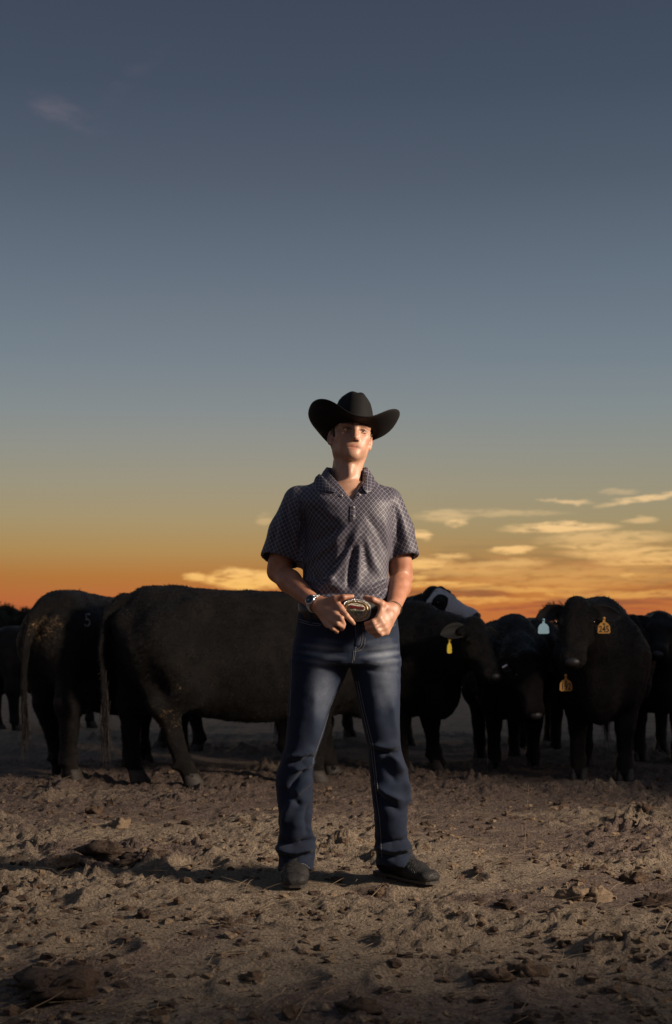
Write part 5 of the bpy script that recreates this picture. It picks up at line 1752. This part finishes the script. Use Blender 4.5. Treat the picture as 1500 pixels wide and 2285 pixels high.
# ---------------- watch and bracelet
def wrist_ring(c, ax, r, w, t, n=40, flat=1.0):
    ax = Vector(ax).normalized(); u = ax.cross(Vector((0, 0, 1))).normalized(); v = ax.cross(u)
    rows = []
    for (dw, dr) in ((-w / 2, 0), (-w / 2, t), (w / 2, t), (w / 2, 0)):
        rows.append([Vector(c) + ax * dw + (u * math.cos(q) + v * math.sin(q) * flat) * (r + dr) for q in [2 * math.pi * i / n for i in range(n)]])
    rows.append(rows[0]); return rows
axL = WRL - ELL
wc = WRL + unit(axL) * .004
band = MB(); band.grid(wrist_ring(wc, axL, .0295, .017, .0035), True)
W_O = band.build("watch", M_STEEL, man, True)
lk = MB()
ax_ = Vector(unit(axL)); u_w = ax_.cross(Vector((0, 0, 1))).normalized(); v_w = ax_.cross(u_w)
for i in range(30):
    q = 2 * math.pi * i / 30
    for dw in (-.0055, 0, .0055):
        lk.ball(Vector(wc) + ax_ * dw + (u_w * math.cos(q) + v_w * math.sin(q)) * .0332, (.0029, .0029, .0026), 6, 4)
lk.build("bracelet_link", M_STEEL, W_O, True)
wn = (Vector((-.25, -1.0, .12)) - ax_ * Vector((-.25, -1.0, .12)).dot(ax_)).normalized()
q3 = wn.to_track_quat('Z', 'Y').to_matrix()
fc = Vector(wc) + wn * .033
def disc(name, r0, r1, z0, z1, m, parent, n=32):
    mb = MB(); rows = [[fc + q3 @ Vector((r * math.cos(2 * math.pi * i / n), r * math.sin(2 * math.pi * i / n), z)) for i in range(n)] for r, z in ((r0, z0), (r1, z1), (r1 * .88, z1 + .0006))]
    mb.grid(rows, True, True); return mb.build(name, m, parent, True)
disc("case", .0195, .0195, -.006, .004, M_STEEL, W_O)
disc("dial", .0168, .0168, .004, .0052, M_DIAL, W_O)
hd = MB()
for (an, L, w) in ((200, .013, .0007), (245, .009, .0009)):
    a_ = math.radians(an); hd.tube([fc + q3 @ Vector((0, 0, .0062)), fc + q3 @ Vector((L * math.cos(a_), L * math.sin(a_), .0062))], w, 5)
for k in range(12):
    a_ = math.radians(30 * k); hd.ball(fc + q3 @ Vector((.0135 * math.cos(a_), .0135 * math.sin(a_), .006)), .0009, 6, 4)
hd.build("hand", M_STEEL, W_O)
axR = WRR - ELR
bc = WRR + unit(axR) * .006
br = MB(); n = 44
rws = wrist_ring(bc, axR, .0305, .002, .001, n)
for i in range(n): br.ball((rws[1][i] + rws[2][i]) / 2, .0021, 7, 5)
br.build("bracelet", M_CORD, man, True)

# ---------------- boots
def boot(toe, heel, square, hemc):
    toe = np.array(toe); heel = np.array(heel)
    ax = unit(np.array([toe[0] - heel[0], toe[1] - heel[1], 0])); sd_ = np.array([ax[1], -ax[0], 0]); L = np.linalg.norm(toe - heel)
    pt = lambda t, s, z: np.array([heel[0], heel[1], 0]) + ax * (L * t) + sd_ * s + np.array([0, 0, z])
    lo = np.minimum(pt(0, 0, 0), pt(1, 0, 0)) - .09; hi = np.maximum(pt(0, 0, 0), pt(1, 0, 0)) + .09
    lo[2] = .0; hi[2] = .30
    f = Field(lo, hi, .003)
    up = np.array([0, 0, 1.0])
    f.cap(pt(.12, 0, .060), pt(.12, 0, .24), .040, .050, .02)
    f.cap(pt(.12, 0, .055), pt(.40, 0, .075), .037, .043, .02)
    f.cap(pt(.22, 0, .13), pt(.48, 0, .078), .040, .036, .03)
    f.cap(pt(.40, 0, .062), pt(.68, 0, .042), .045, .048, .02, flat=up, ratio=.85)
    f.cap(pt(.68, 0, .042), pt(.90, 0, .034), .047, .036 if square else .030, .02, flat=up, ratio=.72)
    if square:
        for s in (1, -1): f.ell(pt(.925, .020 * s, .031), (.022, .022, .019), .02)
    f.plane((0, 0, .017), (0, 0, -1), lo, hi)
    V, Q = f.mesh(); V = relax(V, Q, 1, .4); N = vnormals(V, Q)
    V = V + N * (.0016 * pnoise(V[:, 0] * 45, V[:, 1] * 45, V[:, 2] * 45) + .002 * pnoise(V[:, 0] * 18, V[:, 1] * 18, V[:, 2] * 26))[:, None]
    b = obj("boot", mesh_np("boot", V, Q), M_BOOT, man)
    # sole with welt, heel block
    out = []
    prof = [(-.045, .020), (-.04, .030), (0.0, .037), (.12, .036), (.30, .032), (.45, .040), (.62, .050), (.75, .050), (.90, .043 if square else .036), (.985, .034 if square else .018), (1.01, .020 if square else .006)]
    out = [pt(t, w, 0)[:2] for t, w in prof] + [pt(t, -w, 0)[:2] for t, w in prof[::-1]]
    m = MB(); m.prism([tuple(p) for p in out][::-1] if False else [tuple(p) for p in out], .010, None, (0, 0, .0155))
    s_o = m.build("sole", M_SOLE, b)
    hl = [pt(t, w, 0)[:2] for t, w in prof[:4]] + [pt(.24, .034, 0)[:2], pt(.24, -.034, 0)[:2]] + [pt(t, -w, 0)[:2] for t, w in prof[:4][::-1]]
    m = MB(); m.prism([tuple(p) for p in hl], .018, None, (0, 0, .003)); m.build("heel", M_SOLE, b)
    return b
boot((-.150, 4.835, 0), (-.158, 5.135, 0), True, None)
boot((.362, 4.915, 0), (.175, 5.165, 0), True, None)
